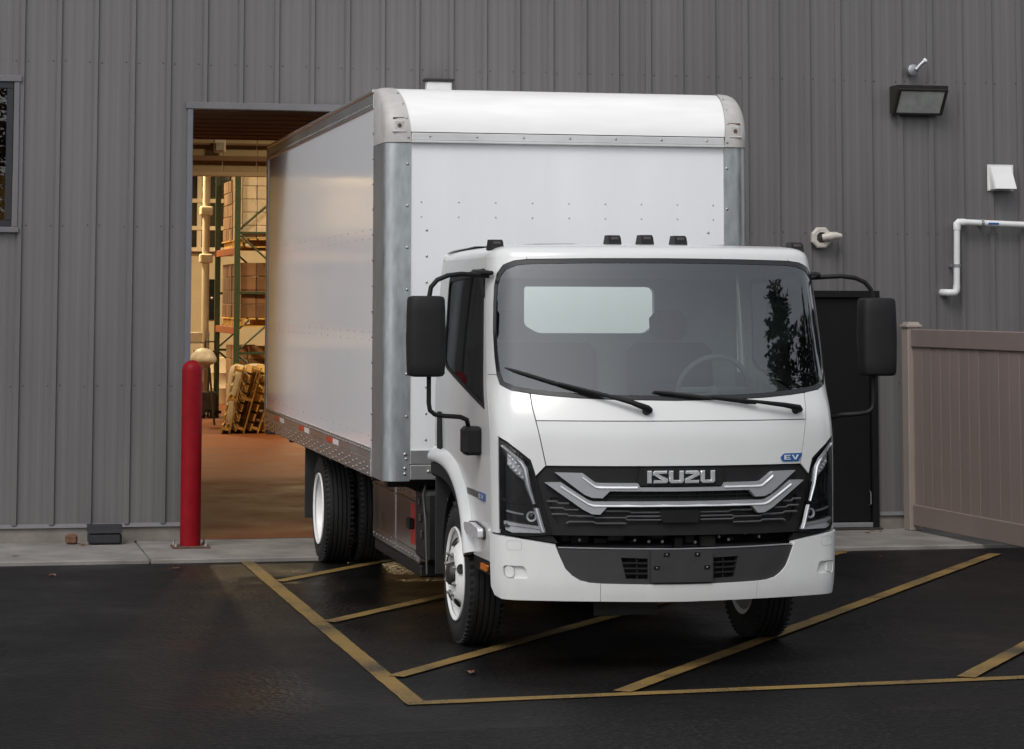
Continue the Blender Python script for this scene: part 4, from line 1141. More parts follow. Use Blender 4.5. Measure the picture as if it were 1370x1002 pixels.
# --- headlamps
def headlamp(sg):
    f = (lambda p: p) if sg > 0 else mir
    r_ = lambda p: (sg * p[0], p[1])
    o = patch(f(HEAD), S, [], .035, .02, -.030).build('headlamp', M['black_gloss'], TR, 40)
    # rim frame
    hs = []
    cx, cz = .86, .97
    for a, z in HEAD: hs.append((cx + (a - cx) * .93, cz + (z - cz) * .965))
    patch(f(HEAD), S, [f(hs)], .04, .03, -.002).build('frame', M['black'], o, 40)
    # chrome blade along the inner edge
    ch = [(.955, 1.226), (.836, 1.140), (.812, 1.100), (.797, 1.004), (.773, .910)]
    mb = MB(); vs = []
    wd = [.008, .015, .016, .013, .008]
    for (a, z), w in zip(ch, wd):
        nx, nz = (.62, -.78) if z > 1.12 else (.97, -.2)
        vs += [S(sg * a, z, -.006), S(sg * (a + nx * w), z + nz * w, .006), S(sg * (a + 2 * nx * w), z + 2 * nz * w, -.006)]
    fs = []
    for i in range(len(ch) - 1):
        for k in (0, 1):
            q = (3 * i + k, 3 * i + k + 1, 3 * i + k + 4, 3 * i + k + 3); fs.append(q if sg > 0 else q[::-1])
    mb.add(vs, fs); mb.build('chrome_blade', M['silver_lite'], o, 30)
    ch2 = [(.758, .888), (.745, .84), (.731, .785), (.722, .758)]
    mb = MB(); vs = []
    for a, z in ch2: vs += [S(sg * a, z, -.006), S(sg * (a + .014), z, .004), S(sg * (a + .028), z, -.006)]
    fs = []
    for i in range(len(ch2) - 1):
        for k in (0, 1): fs.append((3 * i + k, 3 * i + k + 1, 3 * i + k + 4, 3 * i + k + 3))
    mb.add(vs, fs); mb.build('chrome_blade', M['silver_lite'], o, 30)
    # LED cells
    led = [(.934, 1.188), (.936, 1.118), (.808, 1.012), (.818, 1.086), (.846, 1.122)]
    patch(f(led[::-1]), S, [], .03, .01, -.024).build('led_array', M['reflector'], o, 40)
    for i in range(5):
        for j in range(2):
            t = (i + .5) / 5; a = .922 + (.826 - .922) * t; z = 1.166 + (1.080 - 1.166) * t - j * .042 + .004
            mb = MB(); c = S(sg * a, z, -.022); n = (S(sg * a, z, .05) - c); mb.dome(c, .0135, n, 8, .7); mb.build('led', M['led'], o, 60)
    # divider and lower lamp
    dv = [(.976, .935), (.77, .898), (.766, .885), (.976, .921)]
    patch(f(dv), S, [], .03, .02, -.010).build('divider', M['black'], o, 40)
    for a, z, rad in ((.797, .840, .024),):
        c = S(sg * a, z, -.028); n = (S(sg * a, z, .05) - c).normalized(); q = n.to_track_quat('X', 'Z').to_matrix().to_4x4()
        mb = MB(); mb.lathe([(0, rad * 1.25), (.012, rad * 1.2), (.006, rad), (.004, .0)], Matrix.Translation(c) @ q, 16); pj_ = mb.build('projector', M['reflector'], o, 40)
        mb = MB(); mb.dome(c + n * .006, rad * .8, n, 12, .45); mb.build('bulb_lens', M['black_gloss'], pj_, 60)
    st_ = [(.945, .872), (.84, .855), (.838, .846), (.945, .863)]
    patch(f(st_), S, [], .03, .012, -.018).build('light_strip', M['silver'], o, 40)
    lb = [(.952, .815), (.735, .785), (.732, .770), (.952, .796)]
    patch(f(lb), S, [], .03, .02, -.004).build('light_bar', M['silver_lite'], o, 40)
    lb2 = [(.950, .792), (.730, .767), (.728, .752), (.90, .752), (.946, .765)]
    patch(f(lb2), S, [], .03, .02, -.012).build('lower_reflector', M['reflector'], o, 40)
    patch(f(hs), S, [], .05, .0005, .001).build('lens', M['lens'], o, 40)
headlamp(-1); headlamp(1)

# --- bumper
def Sb(a, z, off=0.0):
    p = S(a, z, off + .012)
    return p
BO = [(-1.055, .735), (-1.066, .60), (-1.066, .450), (-1.03, .408), (-.975, .394), (-.44, .393), (0, .389), (.44, .393), (.975, .394), (1.03, .408), (1.066, .45), (1.066, .60), (1.055, .735)]
BI = [(.90, .728), (.675, .692), (.652, .63), (.625, .565), (.59, .528), (.55, .503), (.50, .491), (.43, .486), (.2, .481), (0, .480)]
BOUT = BO + BI + [(-a, z) for a, z in reversed(BI[:-1])]
SM = .442
def cut(poly, lo_, hi_):
    """clip polygon to lo<=a<=hi"""
    def clip(pl, fn, x):
        out = []
        for i in range(len(pl)):
            p = pl[i]; q = pl[(i + 1) % len(pl)]; ip = fn(p[0], x); iq = fn(q[0], x)
            if ip: out.append(p)
            if ip != iq:
                t = (x - p[0]) / (q[0] - p[0]); out.append((x, p[1] + t * (q[1] - p[1])))
        return dedup(out)
    pl = clip(poly, lambda a, x: a >= x, lo_); return clip(pl, lambda a, x: a <= x, hi_)
bu = empty('bumper', (0, 0, 0), parent=TR)
FOG = round_poly([(.815, .508), (.95, .508), (.955, .576), (.835, .576)], .02)
for lo_, hi_ in ((-2, -SM - .002), (-SM, SM), (SM + .002, 2)):
    pl = cut(BOUT, lo_, hi_); cxm = sum(p[0] for p in pl) / len(pl)
    h = [FOG] if cxm > .3 else ([mir(FOG)] if cxm < -.3 else [])
    patch(pl, Sb, h, .04, .05, 0).build('bumper_section', M['bumper_white'], bu, 40)
for f in (lambda p: p, mir):
    # recessed pocket with round cap
    patch(f(FOG), Sb, [], .03, .01, -.016).build('fog_pocket', M['bumper_white'], bu, 40)
    patch(f(round_poly([(.893, .513), (.943, .513), (.943, .572), (.893, .572)], .022)), Sb, [], .03, .016, -.004).build('tow_cap', M['bumper_white'], bu, 40)
    lid = round_poly([(.845, .660), (.925, .660), (.925, .712), (.845, .712)], .016); li = [(.885 + (a - .885) * .95, .686 + (z - .686) * .925) for a, z in lid]
    patch(f(lid), Sb, [f(li)], .03, .004, .0006).build('washer_lid', M['cast'], bu, 40)
# black lower mask with plate mount and vents
MASK = [(-.668, .672), (-.645, .612), (-.618, .558), (-.585, .522), (-.545, .497), (-.5, .486), (-.43, .481), (-.2, .476), (0, .475)]
MASKF = MASK + [(-a, z) for a, z in reversed(MASK[:-1])]
MASKF = MASKF + [(.40, .668), (0, .664), (-.40, .668)]
V1 = [(-.305, .512), (-.185, .508), (-.185, .620), (-.330, .625)]
V2 = mir(V1)
mk = patch(MASKF, Sb, [V1, V2], .035, .04, -.010).build('lower_mask', M['mask'], TR, 40)
for f in (lambda p: p, mir):
    for z in (.537, .564, .592):
        q = [(-.325, z), (-.185, z - .002), (-.185, z + .006), (-.325, z + .008)]
        patch(f(q), Sb, [], .04, .03, -.012).build('vent_slat', M['black_tex'], mk, 40)
    patch(f([(-.248, .512), (-.240, .512), (-.240, .620), (-.248, .620)]), Sb, [], .04, .02, -.020).build('vent_slat', M['black_tex'], mk)
pl_ = patch(round_poly([(-.172, .494), (.172, .494), (.172, .664), (-.172, .664)], .01), Sb, [], .05, .03, .012).build('plate_mount', M['mask'], mk, 40)
for a, z in ((-.085, .642), (.085, .642), (-.14, .572), (.14, .572)):
    patch([(a - .016, z - .010), (a + .016, z - .010), (a + .016, z + .010), (a - .016, z + .010)], Sb, [], .04, .006, .0155).build('mount_clip', M['black_gloss'], pl_)
    mb = MB(); c = Sb(a, z, .0155); mb.dome(c, .005, (0, -1, 0), 6); mb.build('screw', M['bolt'], pl_)
# trim strip above the mask and dark gap between bumper and lamps
band2 = [(-.66, .676), (-.40, .672), (0, .668), (.40, .672), (.66, .676), (.66, .680), (.4, .676), (0, .672), (-.4, .676), (-.66, .680)]
patch(band2, Sb, [], .05, .02, -.006).build('mask_edge', M['silver'], TR, 40)
for f in (lambda p: p, mir):
    gp = [(.66, .698), (.90, .736), (1.055, .742), (1.050, .765), (.98, .764), (.94, .736), (.827, .727), (.69, .738)]
    patch(f(gp), S, [], .05, .02, -.02).build('gap_filler', M['black'], TR, 40)
# machinery behind the open slot
mb = MB(); mb.box(-.80, .80, .20, .24, .40, .80); mb.build('radiator', M['chassis'], TR)
mb = MB(); mb.tube([(-.70, .02, .66), (.70, .02, .66)], .028, 10); mb.build('cross_tube', M['chassis'], TR, 50)
rnd = random.Random(5)
for k in range(14):
    a = -.56 + 1.12 * k / 13 + rnd.uniform(-.03, .03); z = rnd.uniform(.68, .76); w = rnd.uniform(.02, .055)
    mb = MB(); v0 = -.06 + .2 * a * a + rnd.uniform(0, .08)
    mb.bbox(a - w, a + w, v0, v0 + .10, z - rnd.uniform(.03, .06), z + rnd.uniform(.01, .04), .008)
    mb.build('cooling_part', M['chassis' if k % 3 else 'steel_dark'], TR)
for k in range(12):
    a = -.5 + 1.0 * k / 11 + rnd.uniform(-.03, .03); z = rnd.uniform(.69, .745)
    mb = MB(); mb.lathe([(-.012, 0), (-.012, .008), (0, .008), (0, 0)], Matrix.Translation((a, -.075 + .2 * a * a, z)) @ Matrix.Rotation(R(90), 4, 'Z'), 8); mb.build('clip', M['bolt'], TR)
mb = MB(); mb.tube([(-.36, -.04, .845), (-.32, -.06, .855), (-.27, -.055, .85), (-.22, -.03, .858)], .012, 8); mb.build('high_voltage_cable', M['orange_wire'], TR, 50)
mb = MB(); mb.bbox(-.40, .40, .02, .06, .79, .90, .01); mb.build('condenser', M['chassis'], TR)
# flap hanging below the bumper
mb = MB(); mb.bbox(-.42, -.06, .06, .075, .285, .42, .004); mb.build('underbody_flap', M['rubber'], TR)

# --- side badge and repeater lamp
BDS = []
for f in (lambda p: p, mir):
    bd = patch(f([(1.17, .900), (1.66, .905), (1.66, .940), (1.17, .938)]), S, [], .05, .004, .004).build('side_badge', M['badge_dark'], TR)
    BDS.append(bd)
    bq = patch(f([(1.172, .897), (1.33, .898), (1.33, .942), (1.172, .941)]), S, [], .05, .004, .0075).build('blue_field', M['blue'], bd)
    rl = round_poly([(1.19, .692), (1.50, .690), (1.57, .715), (1.57, .752), (1.40, .765), (1.19, .748)], .02)
    ro = patch(f(rl), S, [], .035, .05, .045).build('side_repeater', M['clear_lamp'], TR, 40)
    fr_ = [(1.38 + (a - 1.38) * 1.07, .728 + (z - .728) * 1.14) for a, z in rl]
    patch(f(fr_), S, [f(rl)], .04, .012, .014).build('lamp_bezel', M['steel_dark'], ro, 40)
E1 = lambda poly, a0, s_: [(s_ * a0 + x * .056, .908 + y * .024) for x, y in poly]
for s_ in (-1, 1):
    starts = (1.325, 1.255) if s_ < 0 else (1.185, 1.258)
    for poly, a0 in zip((LE[0], LVv[0]), starts):
        q = E1(poly, a0, s_)
        mb = MB(); n = len(q); vo, eo, fo, _a, _b, _c = delaunay_2d_cdt([Vector(p) for p in q], [(i, (i + 1) % n) for i in range(n)], [], 1, 1e-9)
        mb.add([S(p[0], p[1], .0086) for p in vo], [tuple(f_) for f_ in fo]); mb.build('letter', M['badge_white'], BDS[1] if s_ < 0 else BDS[0])

# --- wipers
def wiper(a0, z0, a1, z1, mid):
    o = empty('wiper', (0, 0, 0), parent=TR)
    P_ = lambda t, off: S(a0 + (a1 - a0) * t, z0 + (z1 - z0) * t, off)
    mb = MB(); mb.tube([P_(-.02, .018), P_(0, .04), P_(.12, .05), P_(.3, .045), P_(mid, .03)], [.02, .018, .014, .010, .008], 8); mb.build('arm', M['black'], o, 50)
    c = S(a0, z0, .0); n = S(a0, z0, .05) - c; mb = MB(); mb.lathe([(-.005, .024), (.03, .022), (.04, .0)], Matrix.Translation(c) @ n.to_track_quat('X', 'Z').to_matrix().to_4x4(), 12); mb.build('pivot', M['black'], o, 50)
    b0 = mid - .32
    mb = MB(); pts = [P_(b0 + (1.0 - b0) * k / 10, .018 + .004 * math.sin(math.pi * k / 10)) for k in range(11)]; mb.tube(pts, [.004] + [.009] * 9 + [.004], 6); mb.build('blade', M['rubber'], o, 50)
wiper(-.175, 1.412, -.909, 1.638, .62); wiper(.703, 1.408, -.127, 1.512, .62)

# --- mirrors
def mirror(sg):
    o = empty('mirror', (0, 0, 0), parent=TR)
    hx = sg * 1.325
    # housing: rounded section lofted in z
    mb = MB(); vs = []; fs = []; n = 20
    lv = [(1.588, .72), (1.592, .88), (1.605, .97), (1.66, 1.0), (1.80, 1.03), (1.95, 1.0), (2.015, .97), (2.03, .90), (2.036, .72)]
    for z, k in lv:
        for i in range(n):
            th = 2 * math.pi * i / n; c_, s_ = math.cos(th), math.sin(th)
            x = .104 * math.copysign(abs(c_) ** .45, c_) * k; y = .075 * math.copysign(abs(s_) ** .6, s_) * k
            vs.append((hx + x, .30 + y - (.02 if s_ < 0 else 0), z))
    for l in range(len(lv) - 1):
        for i in range(n): fs.append((l * n + i, l * n + (i + 1) % n, (l + 1) * n + (i + 1) % n, (l + 1) * n + i))
    fs.append(tuple(range(n))[::-1]); fs.append(tuple((len(lv) - 1) * n + i for i in range(n)))
    mb.add(vs, fs); mb.build('housing', M['black_tex'], o, 45)
    mb = MB(); mb.bbox(hx - .085, hx + .085, .372, .378, 1.62, 2.0, .002); mb.build('mirror_glass', M['chrome'], o)
    ax = sg * 1.305
    top = [(sg * .955, .36, 2.150), (sg * 1.03, .34, 2.155), (sg * 1.12, .31, 2.160), (sg * 1.20, .30, 2.150), (sg * 1.26, .30, 2.125), (sg * 1.295, .30, 2.085), (ax, .30, 2.03)]
    low = [(ax, .30, 1.60), (ax, .30, 1.44), (sg * 1.298, .30, 1.40), (sg * 1.27, .30, 1.378), (sg * 1.22, .30, 1.37), (sg * 1.12, .33, 1.362), (sg * 1.075, .37, 1.345), (sg * 1.055, .42, 1.30), (sg * 1.05, .43, 1.27)]
    for p in (top, low):
        mb = MB(); mb.tube(p, .0135, 10); mb.build('arm', M['black'], o, 50)
    mb = MB(); mb.bbox(sg * 1.035 - .055, sg * 1.035 + .055, .36, .50, 1.145, 1.305, .02); mb.build('bracket', M['black'], o, 40)
    mb = MB(); mb.tube([(sg * .95, .28, 2.165), (sg * .985, .33, 2.165), (sg * .985, .62, 2.175), (sg * .955, .68, 2.17)], [.012, .018, .016, .012], 8); mb.build('bracket', M['black'], o, 50)
    # dark corner sail behind the upper mount
    tri = round_poly([(1.12, 2.19), (1.36, 2.19), (1.15, 2.03), (1.12, 2.03)], .01)
    patch(tri if sg > 0 else mir(tri), S, [], .05, .01, .008).build('corner_sail', M['black'], o)
mirror(-1); mirror(1)
# ------------------------------------------------------------------ cargo box
VB, VE, BWD = 2.328, 8.83, 1.22
ZBR, ZPB, ZPT, ZRF, ZCAP = .855, 1.044, 3.279, 3.412, 3.03
SL, PW, RC = .471, .168, .085
riv = MB()
def rv(p, n, r_=.009): riv.dome(p, r_, n, 6, .7)
for sg in (-1, 1):
    # side skin, three sheets with joints
    mb = MB(); x = sg * BWD
    mb.box(min(x, x - sg * .03), max(x, x - sg * .03), VB + SL - .01, VE - .07, ZPB - .01, ZPT + .01); mb.build('side_panel', M['panel_white'], TR)
    mb = MB(); mb.bbox(min(x - sg * .03, x + sg * .006), max(x - sg * .03, x + sg * .006), VB + SL - .005, VE - .0, ZPT, ZRF - .03, .004); rl_ = mb.build('top_rail', M['alu'], TR)
    mb = MB(); mb.bbox(min(x - sg * .06, x + sg * .014), max(x - sg * .06, x + sg * .014), VB + SL - .01, VE + .0, ZRF - .029, ZRF, .008); mb.build('rail_lip', M['alu'], rl_)
    mb = MB(); mb.bbox(min(x - sg * .03, x + sg * .008), max(x - sg * .03, x + sg * .008), VB + SL - .003, VE, ZPB - .075, ZPB, .003); br = mb.build('bottom_rail', M['alu'], TR)
    mb = MB(); mb.bbox(min(x - sg * .03, x + sg * .012), max(x - sg * .03, x + sg * .012), VB + SL - .003, VE, ZBR, ZPB - .0755, .004); mb.build('rail_skirt', M['alu'], br)
    mb = MB(); mb.bbox(min(x - sg * .04, x + sg * .010), max(x - sg * .04, x + sg * .010), VE - .075, VE + .02, ZBR - .002, ZRF - .031, .004); mb.build('rear_post', M['alu'], TR)
    nx_ = (sg, 0, 0)
    v = VB + SL + .06
    while v < VE - .1:
        rv((sg * (BWD + .008), v, ZPB - .02), nx_, .010); rv((sg * (BWD + .006), v, ZPT + .03), nx_, .009)
        v += .105
    v = VB + SL + .10; k = 0
    while v < VE - .1:
        for dz in (-.050, -.095) if k % 2 else (-.070, -.112):
            rv((sg * (BWD + .012), v, ZPB - .06 + dz), nx_, .011)
        v += .16; k += 1
    for z in (1.12, 1.75, 1.80, 2.42, 2.48):
        v = VB + SL + .12
        while v < VE - .2:
            rv((sg * BWD, v, z), nx_, .006); v += .33
    z = 1.10
    while z < 3.2:
        rv((sg * (BWD + .004), VB + SL - .018, z), nx_, .011); z += .168
    # reflective tape
    for v0 in (7.70, 6.10, 4.53):
        mb = MB(); mb.box(min(sg * (BWD + .0082), sg * (BWD + .0095)), max(sg * (BWD + .0082), sg * (BWD + .0095)), v0, v0 + .33, ZPB - .072, ZPB - .034); mb.build('red_tape', M['red_tape'], br)
        mb = MB(); mb.box(min(sg * (BWD + .0082), sg * (BWD + .0095)), max(sg * (BWD + .0082), sg * (BWD + .0095)), v0 - .27, v0 - .002, ZPB - .072, ZPB - .034); mb.build('white_tape', M['white_tape'], br)
    # rounded front corner post
    pr_ = [(BWD + .002, VB + SL), (BWD + .002, VB + RC + .12)] + [(BWD - RC + (RC + .002) * math.sin(R(a_)), VB + RC - (RC + .002) * math.cos(R(a_))) for a_ in range(90, -1, -9)] + [(BWD - PW, VB - .002)]
    mb = MB(); vs = []; fs = []
    for u, v in pr_: vs += [(sg * u, v, ZBR + .004), (sg * u, v, ZCAP - .004)]
    for i in range(len(pr_) - 1): fs.append((2 * i, 2 * i + 2, 2 * i + 3, 2 * i + 1) if sg < 0 else (2 * i, 2 * i + 1, 2 * i + 3, 2 * i + 2))
    # inner return so that the post has a solid edge
    n0 = len(vs); vs += [(sg * (BWD - PW), VB + .05, ZBR + .004), (sg * (BWD - PW), VB + .05, ZCAP - .004)]
    fs.append((2 * len(pr_) - 2, n0, n0 + 1, 2 * len(pr_) - 1))
    n1 = len(vs); vs += [(sg * u, v, ZBR + .004) for u, v in pr_] + [(sg * (BWD - .05), VB + SL, ZBR + .004), (sg * (BWD - PW), VB + .05, ZBR + .004)]
    fs.append(tuple(range(n1, len(vs))))
    mb.add(vs, fs); mb.build('corner_post', M['galv'], TR, 30)
    # plate of the post above the cap line, on the side
    mb = MB(); mb.prism([(VB + SL, ZCAP - .003), (VB + SL, ZPT), (VB + SL + .0, ZRF - .035), (VB + SL - .16, ZRF - .055), (VB + .30, ZPT + .0), (VB + .22, ZCAP - .003)], lambda p, d_: Vector((sg * d_, p[0], p[1])), BWD - .02, BWD + .0015); mb.build('post_gusset', M['galv'], TR)
    z = 1.0
    while z < 3.0:
        rv((sg * (BWD - PW + .022), VB - .002, z), (0, -1, 0), .011); z += .27
    for z in (.905, .94, 1.03): rv((sg * (BWD - PW + .03), VB - .002, z), (0, -1, 0), .013)
# front sheet
mb = MB(); mb.box(-BWD + PW - .005, BWD - PW + .005, VB + .006, VB + .04, 1.055, ZCAP + .03); mb.build('front_panel', M['front_white'], TR)
for z0, z1, dv in ((.868, .962, .012), (.966, 1.056, .008)):
    mb = MB(); mb.bbox(-BWD + PW + .002, BWD - PW - .002, VB - dv, VB + .05, z0, z1, .004); mb.build('front_sill', M['alu'], TR)
for sg in (-1, 1):
    rv((sg * .93, VB - .012, .92), (0, -1, 0), .014); rv((sg * .90, VB - .008, 1.01), (0, -1, 0), .016)
    z = 1.12
    while z < 2.5: rv((sg * .945, VB + .006, z), (0, -1, 0), .009); z += .168
for z in (2.55, 2.645):
    for k in range(9): rv((-.98 + k * .245, VB + .006, z), (0, -1, 0), .006)
tag(riv.build('rivets', M['bolt'], TR, 60), kind='stuff')
# curved nose cap
CR, CH = .46, ZRF - ZCAP
def capv(t, d_=0.0):   # t 0 (bottom front) .. 1 (roof)
    if t < .16: return VB - .012 - d_, ZCAP + .062 * t / .16
    th = (t - .16) / .84 * math.pi / 2
    return VB - .012 + CR * (1 - math.cos(th)) - d_ * math.cos(th), ZCAP + .062 + (CH - .062) * math.sin(th) + d_ * math.sin(th)
mb = MB(); N = 22; vs = []; fs = []
for i in range(N + 1):
    t = .17 + .83 * i / N; v, z = capv(t)
    hw = BWD - PW + .07 * t ** 1.5
    for k in range(9): vs.append((-hw + 2 * hw * k / 8, v, z))
for i in range(N):
    for k in range(8): fs.append((i * 9 + k, i * 9 + k + 1, (i + 1) * 9 + k + 1, (i + 1) * 9 + k))
mb.add(vs, fs); cp = mb.build('nose_cap', M['cap_white'], TR, 60)
mb = MB(); mb.bbox(-BWD + PW, BWD - PW, VB - .020, VB + .03, ZCAP + .012, ZCAP + .062, .004); mb.bbox(-BWD + PW, BWD - PW, VB - .026, VB + .03, ZCAP - .003, ZCAP + .012, .003); mb.build('cap_strip', M['strip'], cp)
mb = MB()
for k in range(7): mb.dome((-.93 + k * .31, VB - .020, ZCAP + .04), .009, (0, -1, 0), 6)
tag(mb.build('cap_rivets', M['bolt'], cp, 60), kind='stuff')
# cast corners
for sg in (-1, 1):
    mb = MB(); vs = []; fs = []; N = 16; K = 8
    for i in range(N + 1):
        t = i / N; v, z = capv(t, .006)
        for k in range(K + 1):
            s = k / K
            pw_ = PW - .07 * t ** 1.5; u = BWD - pw_ + (pw_ + .004) * s
            # round the outer edge: pull back and down
            e = max(0, (s - .35) / .65)
            rr_ = RC * (1 - math.sqrt(max(0, 1 - e * e)))
            w = max(0, 1 - t * 1.0)
            vs.append((sg * u, v + rr_ * (.25 + .75 * w), z - rr_ * .35 * t))
    for i in range(N):
        for k in range(K):
            q = (i * (K + 1) + k, i * (K + 1) + k + 1, (i + 1) * (K + 1) + k + 1, (i + 1) * (K + 1) + k); fs.append(q if sg > 0 else q[::-1])
    # side cheek down to the rail
    n0 = len(vs)
    for i in range(N + 1): vs.append((sg * (BWD + .003), VB + SL - .01 + .0, ZCAP + (ZRF - ZCAP) * i / N - .01 * (i == N)))
    for i in range(N):
        a = i * (K + 1) + K; b = (i + 1) * (K + 1) + K
        q = (a, n0 + i, n0 + i + 1, b); fs.append(q if sg > 0 else q[::-1])
    mb.add(vs, fs); cc = mb.build('cast_corner', M['cast'], TR, 50)
    # step, slot and marker hole
    v, z = capv(.16, .006); 
    mb = MB(); mb.bbox(min(sg * (BWD - .135), sg * (BWD - .045)), max(sg * (BWD - .135), sg * (BWD - .045)), VB - .022, VB + .03, ZCAP + .062, ZCAP + .075, .004); mb.build('ledge', M['cast'], cc)
    mb = MB(); mb.bbox(min(sg * (BWD - .128), sg * (BWD - .05)), max(sg * (BWD - .128), sg * (BWD - .05)), VB + .002, VB + .03, ZCAP + .148, ZCAP + .162, .003); mb.build('slot', M['rust'], cc)
    mb = MB(); mb.bbox(min(sg * (BWD - .120), sg * (BWD - .058)), max(sg * (BWD - .120), sg * (BWD - .058)), VB - .014, VB + .02, ZCAP + .078, ZCAP + .140, .006); mb.build('lamp_pad', M['cast'], cc)
    mb = MB(); mb.lathe([(0, 0), (0, .013), (.006, .013), (.006, .0)], Matrix.Translation((sg * (BWD - .09), VB - .014, ZCAP + .108)) @ Matrix.Rotation(R(-90), 4, 'Z'), 10); mb.build('lamp_hole', M['rust'], cc)
    mb = MB()
    for t in (.08, .32, .50, .68, .85):
        v, z = capv(t, .007); th = max(0, (t - .16) / .84 * math.pi / 2); mb.dome((sg * (BWD - PW + .07 * t ** 1.5 + .018), v, z), .009, (0, -math.cos(th), math.sin(th)), 6)
    tag(mb.build('casting_rivets', M['bolt'], cc), kind='stuff')
# roof and floor of the box, rear frame
mb = MB(); mb.box(-BWD + .02, BWD - .02, VB + CR - .02, VE, ZRF - .032, ZRF - .006); mb.build('box_roof', M['cap_white'], TR)
mb = MB(); mb.box(-BWD + .05, BWD - .05, VB + .06, VE - .01, ZBR + .02, ZBR + .12); mb.build('box_floor', M['steel_dark'], TR)
mb = MB(); mb.box(-BWD + .05, BWD - .05, VE - .03, VE, ZBR + .13, ZRF - .04); mb.build('rear_door', M['front_white'], TR)
mb = MB(); mb.bbox(-BWD + .0, BWD - .0, VE - .05, VE + .02, ZBR - .05, ZBR - .004, .01); mb.build('rear_sill', M['alu'], TR)

# ------------------------------------------------------------------ chassis
for sg in (-1, 1):
    mb = MB(); mb.bbox(min(sg * .36, sg * .44), max(sg * .36, sg * .44), .9, 8.6, .58, .80, .01); mb.build('frame_rail', M['chassis'], TR)
for v in (2.62, 3.2, 4.4, 5.2, 6.4, 7.6):
    mb = MB(); mb.bbox(-1.15, 1.15, v, v + .08, .80, ZBR + .019, .006); mb.build('cross_member', M['chassis'], TR)
WB = 4.559; VA = 1.15
mb = MB(); mb.tube([(-.75, VA, .405), (.75, VA, .405)], .05, 12); mb.build('front_axle', M['chassis'], TR, 50)
mb = MB(); mb.tube([(-.9, VA + WB, .405), (-.2, VA + WB, .405), (-.12, VA + WB, .405), (.12, VA + WB, .405), (.2, VA + WB, .405), (.9, VA + WB, .405)], [.07, .07, .19, .19, .07, .07], 14); mb.build('rear_axle', M['chassis'], TR, 50)
for sg in (-1, 1):
    o = empty('battery_pack', (0, 0, 0), parent=TR)
    for v0, v1 in ((2.62, 3.42), (3.44, 4.42)):
        mb = MB(); mb.bbox(min(sg * .46, sg * .95), max(sg * .46, sg * .95), v0, v1, .30, .79, .02); mb.build('battery_case', M['battery'], o, 30)
        mb = MB()
        for k in range(7):
            for z in (.345, .74): mb.dome((sg * .95, v0 + .06 + (v1 - v0 - .12) * k / 6, z), .010, (sg, 0, 0), 6)
        tag(mb.build('case_bolts', M['bolt'], o), kind='stuff')
        mb = MB(); mb.bbox(min(sg * .951, sg * .958), max(sg * .951, sg * .958), v0 + .02, v1 - .02, .69, .705, .002); mb.build('case_rib', M['battery'], o)
        mb = MB(); mb.bbox(min(sg * .951, sg * .957), max(sg * .951, sg * .957), v0 + .03, v1 - .03, .375, .388, .002); mb.build('case_rib', M['battery'], o)
    mb = MB(); mb.box(min(sg * .9505, sg * .952), max(sg * .9505, sg * .952), 2.66, 2.84, .42, .685); mb.build('warning_label', M['red_label'], o)
    mb = MB(); mb.bbox(min(sg * .953, sg * .99), max(sg * .953, sg * .99), 2.69, 2.80, .52, .59, .006); mb.build('connector', M['black'], o)
    mb = MB(); mb.bbox(min(sg * .50, sg * .93), max(sg * .50, sg * .93), 2.60, 4.44, .22, .298, .01); mb.build('tray', M['chassis'], o)
    mb = MB(); mb.bbox(min(sg * .52, sg * .97), max(sg * .52, sg * .97), 2.16, 2.56, .36, .80, .02); mb.build('side_locker', M['chassis'], TR)
    mb = MB(); mb.tube([(sg * .985, 2.06, .30), (sg * .985, 2.12, .62), (sg * .975, 2.26, .78), (sg * .93, 2.40, .84)], .008, 8); mb.build('strap', M['steel_dark'], TR, 50)
    for k in range(3):
        mb = MB(); z = .50 + k * .10; mb.bbox(min(sg * .971, sg * .985), max(sg * .971, sg * .985), 2.28 + .05 * k, 2.34 + .05 * k, z, z + .05, .005); mb.build('bracket', M['steel_dark'], TR)
    # brackets and valves in the gap behind the front wheel, splash guards
    mb = MB(); mb.bbox(min(sg * .62, sg * 1.0), max(sg * .62, sg * 1.0), 1.70, 1.712, .34, .98, .004); mb.build('splash_guard', M['rubber'], TR)
    mb = MB(); mb.bbox(min(sg * .70, sg * 1.19), max(sg * .70, sg * 1.19), VA + WB + .62, VA + WB + .63, .28, .86, .004); mb.build('mud_flap', M['rubber'], TR)
# wheel-house liners above the front wheels
for sg in (-1, 1):
    mb = MB(); vs = []; fs = []
    for i in range(13):
        th = math.pi * i / 12; 
        for u in (.66, .965): vs.append((sg * u, VA + .50 * math.cos(th), .46 + .47 * math.sin(th)))
    for i in range(12): fs.append((2 * i, 2 * i + 2, 2 * i + 3, 2 * i + 1))
    n0 = len(vs); vs += [(sg * .66, VA + .5 * math.cos(math.pi * i / 12), .46 + .47 * math.sin(math.pi * i / 12)) for i in range(13)]
    fs.append(tuple(range(n0, len(vs))))
    mb.add(vs, fs); mb.build('wheel_house', M['chassis'], TR, 40)

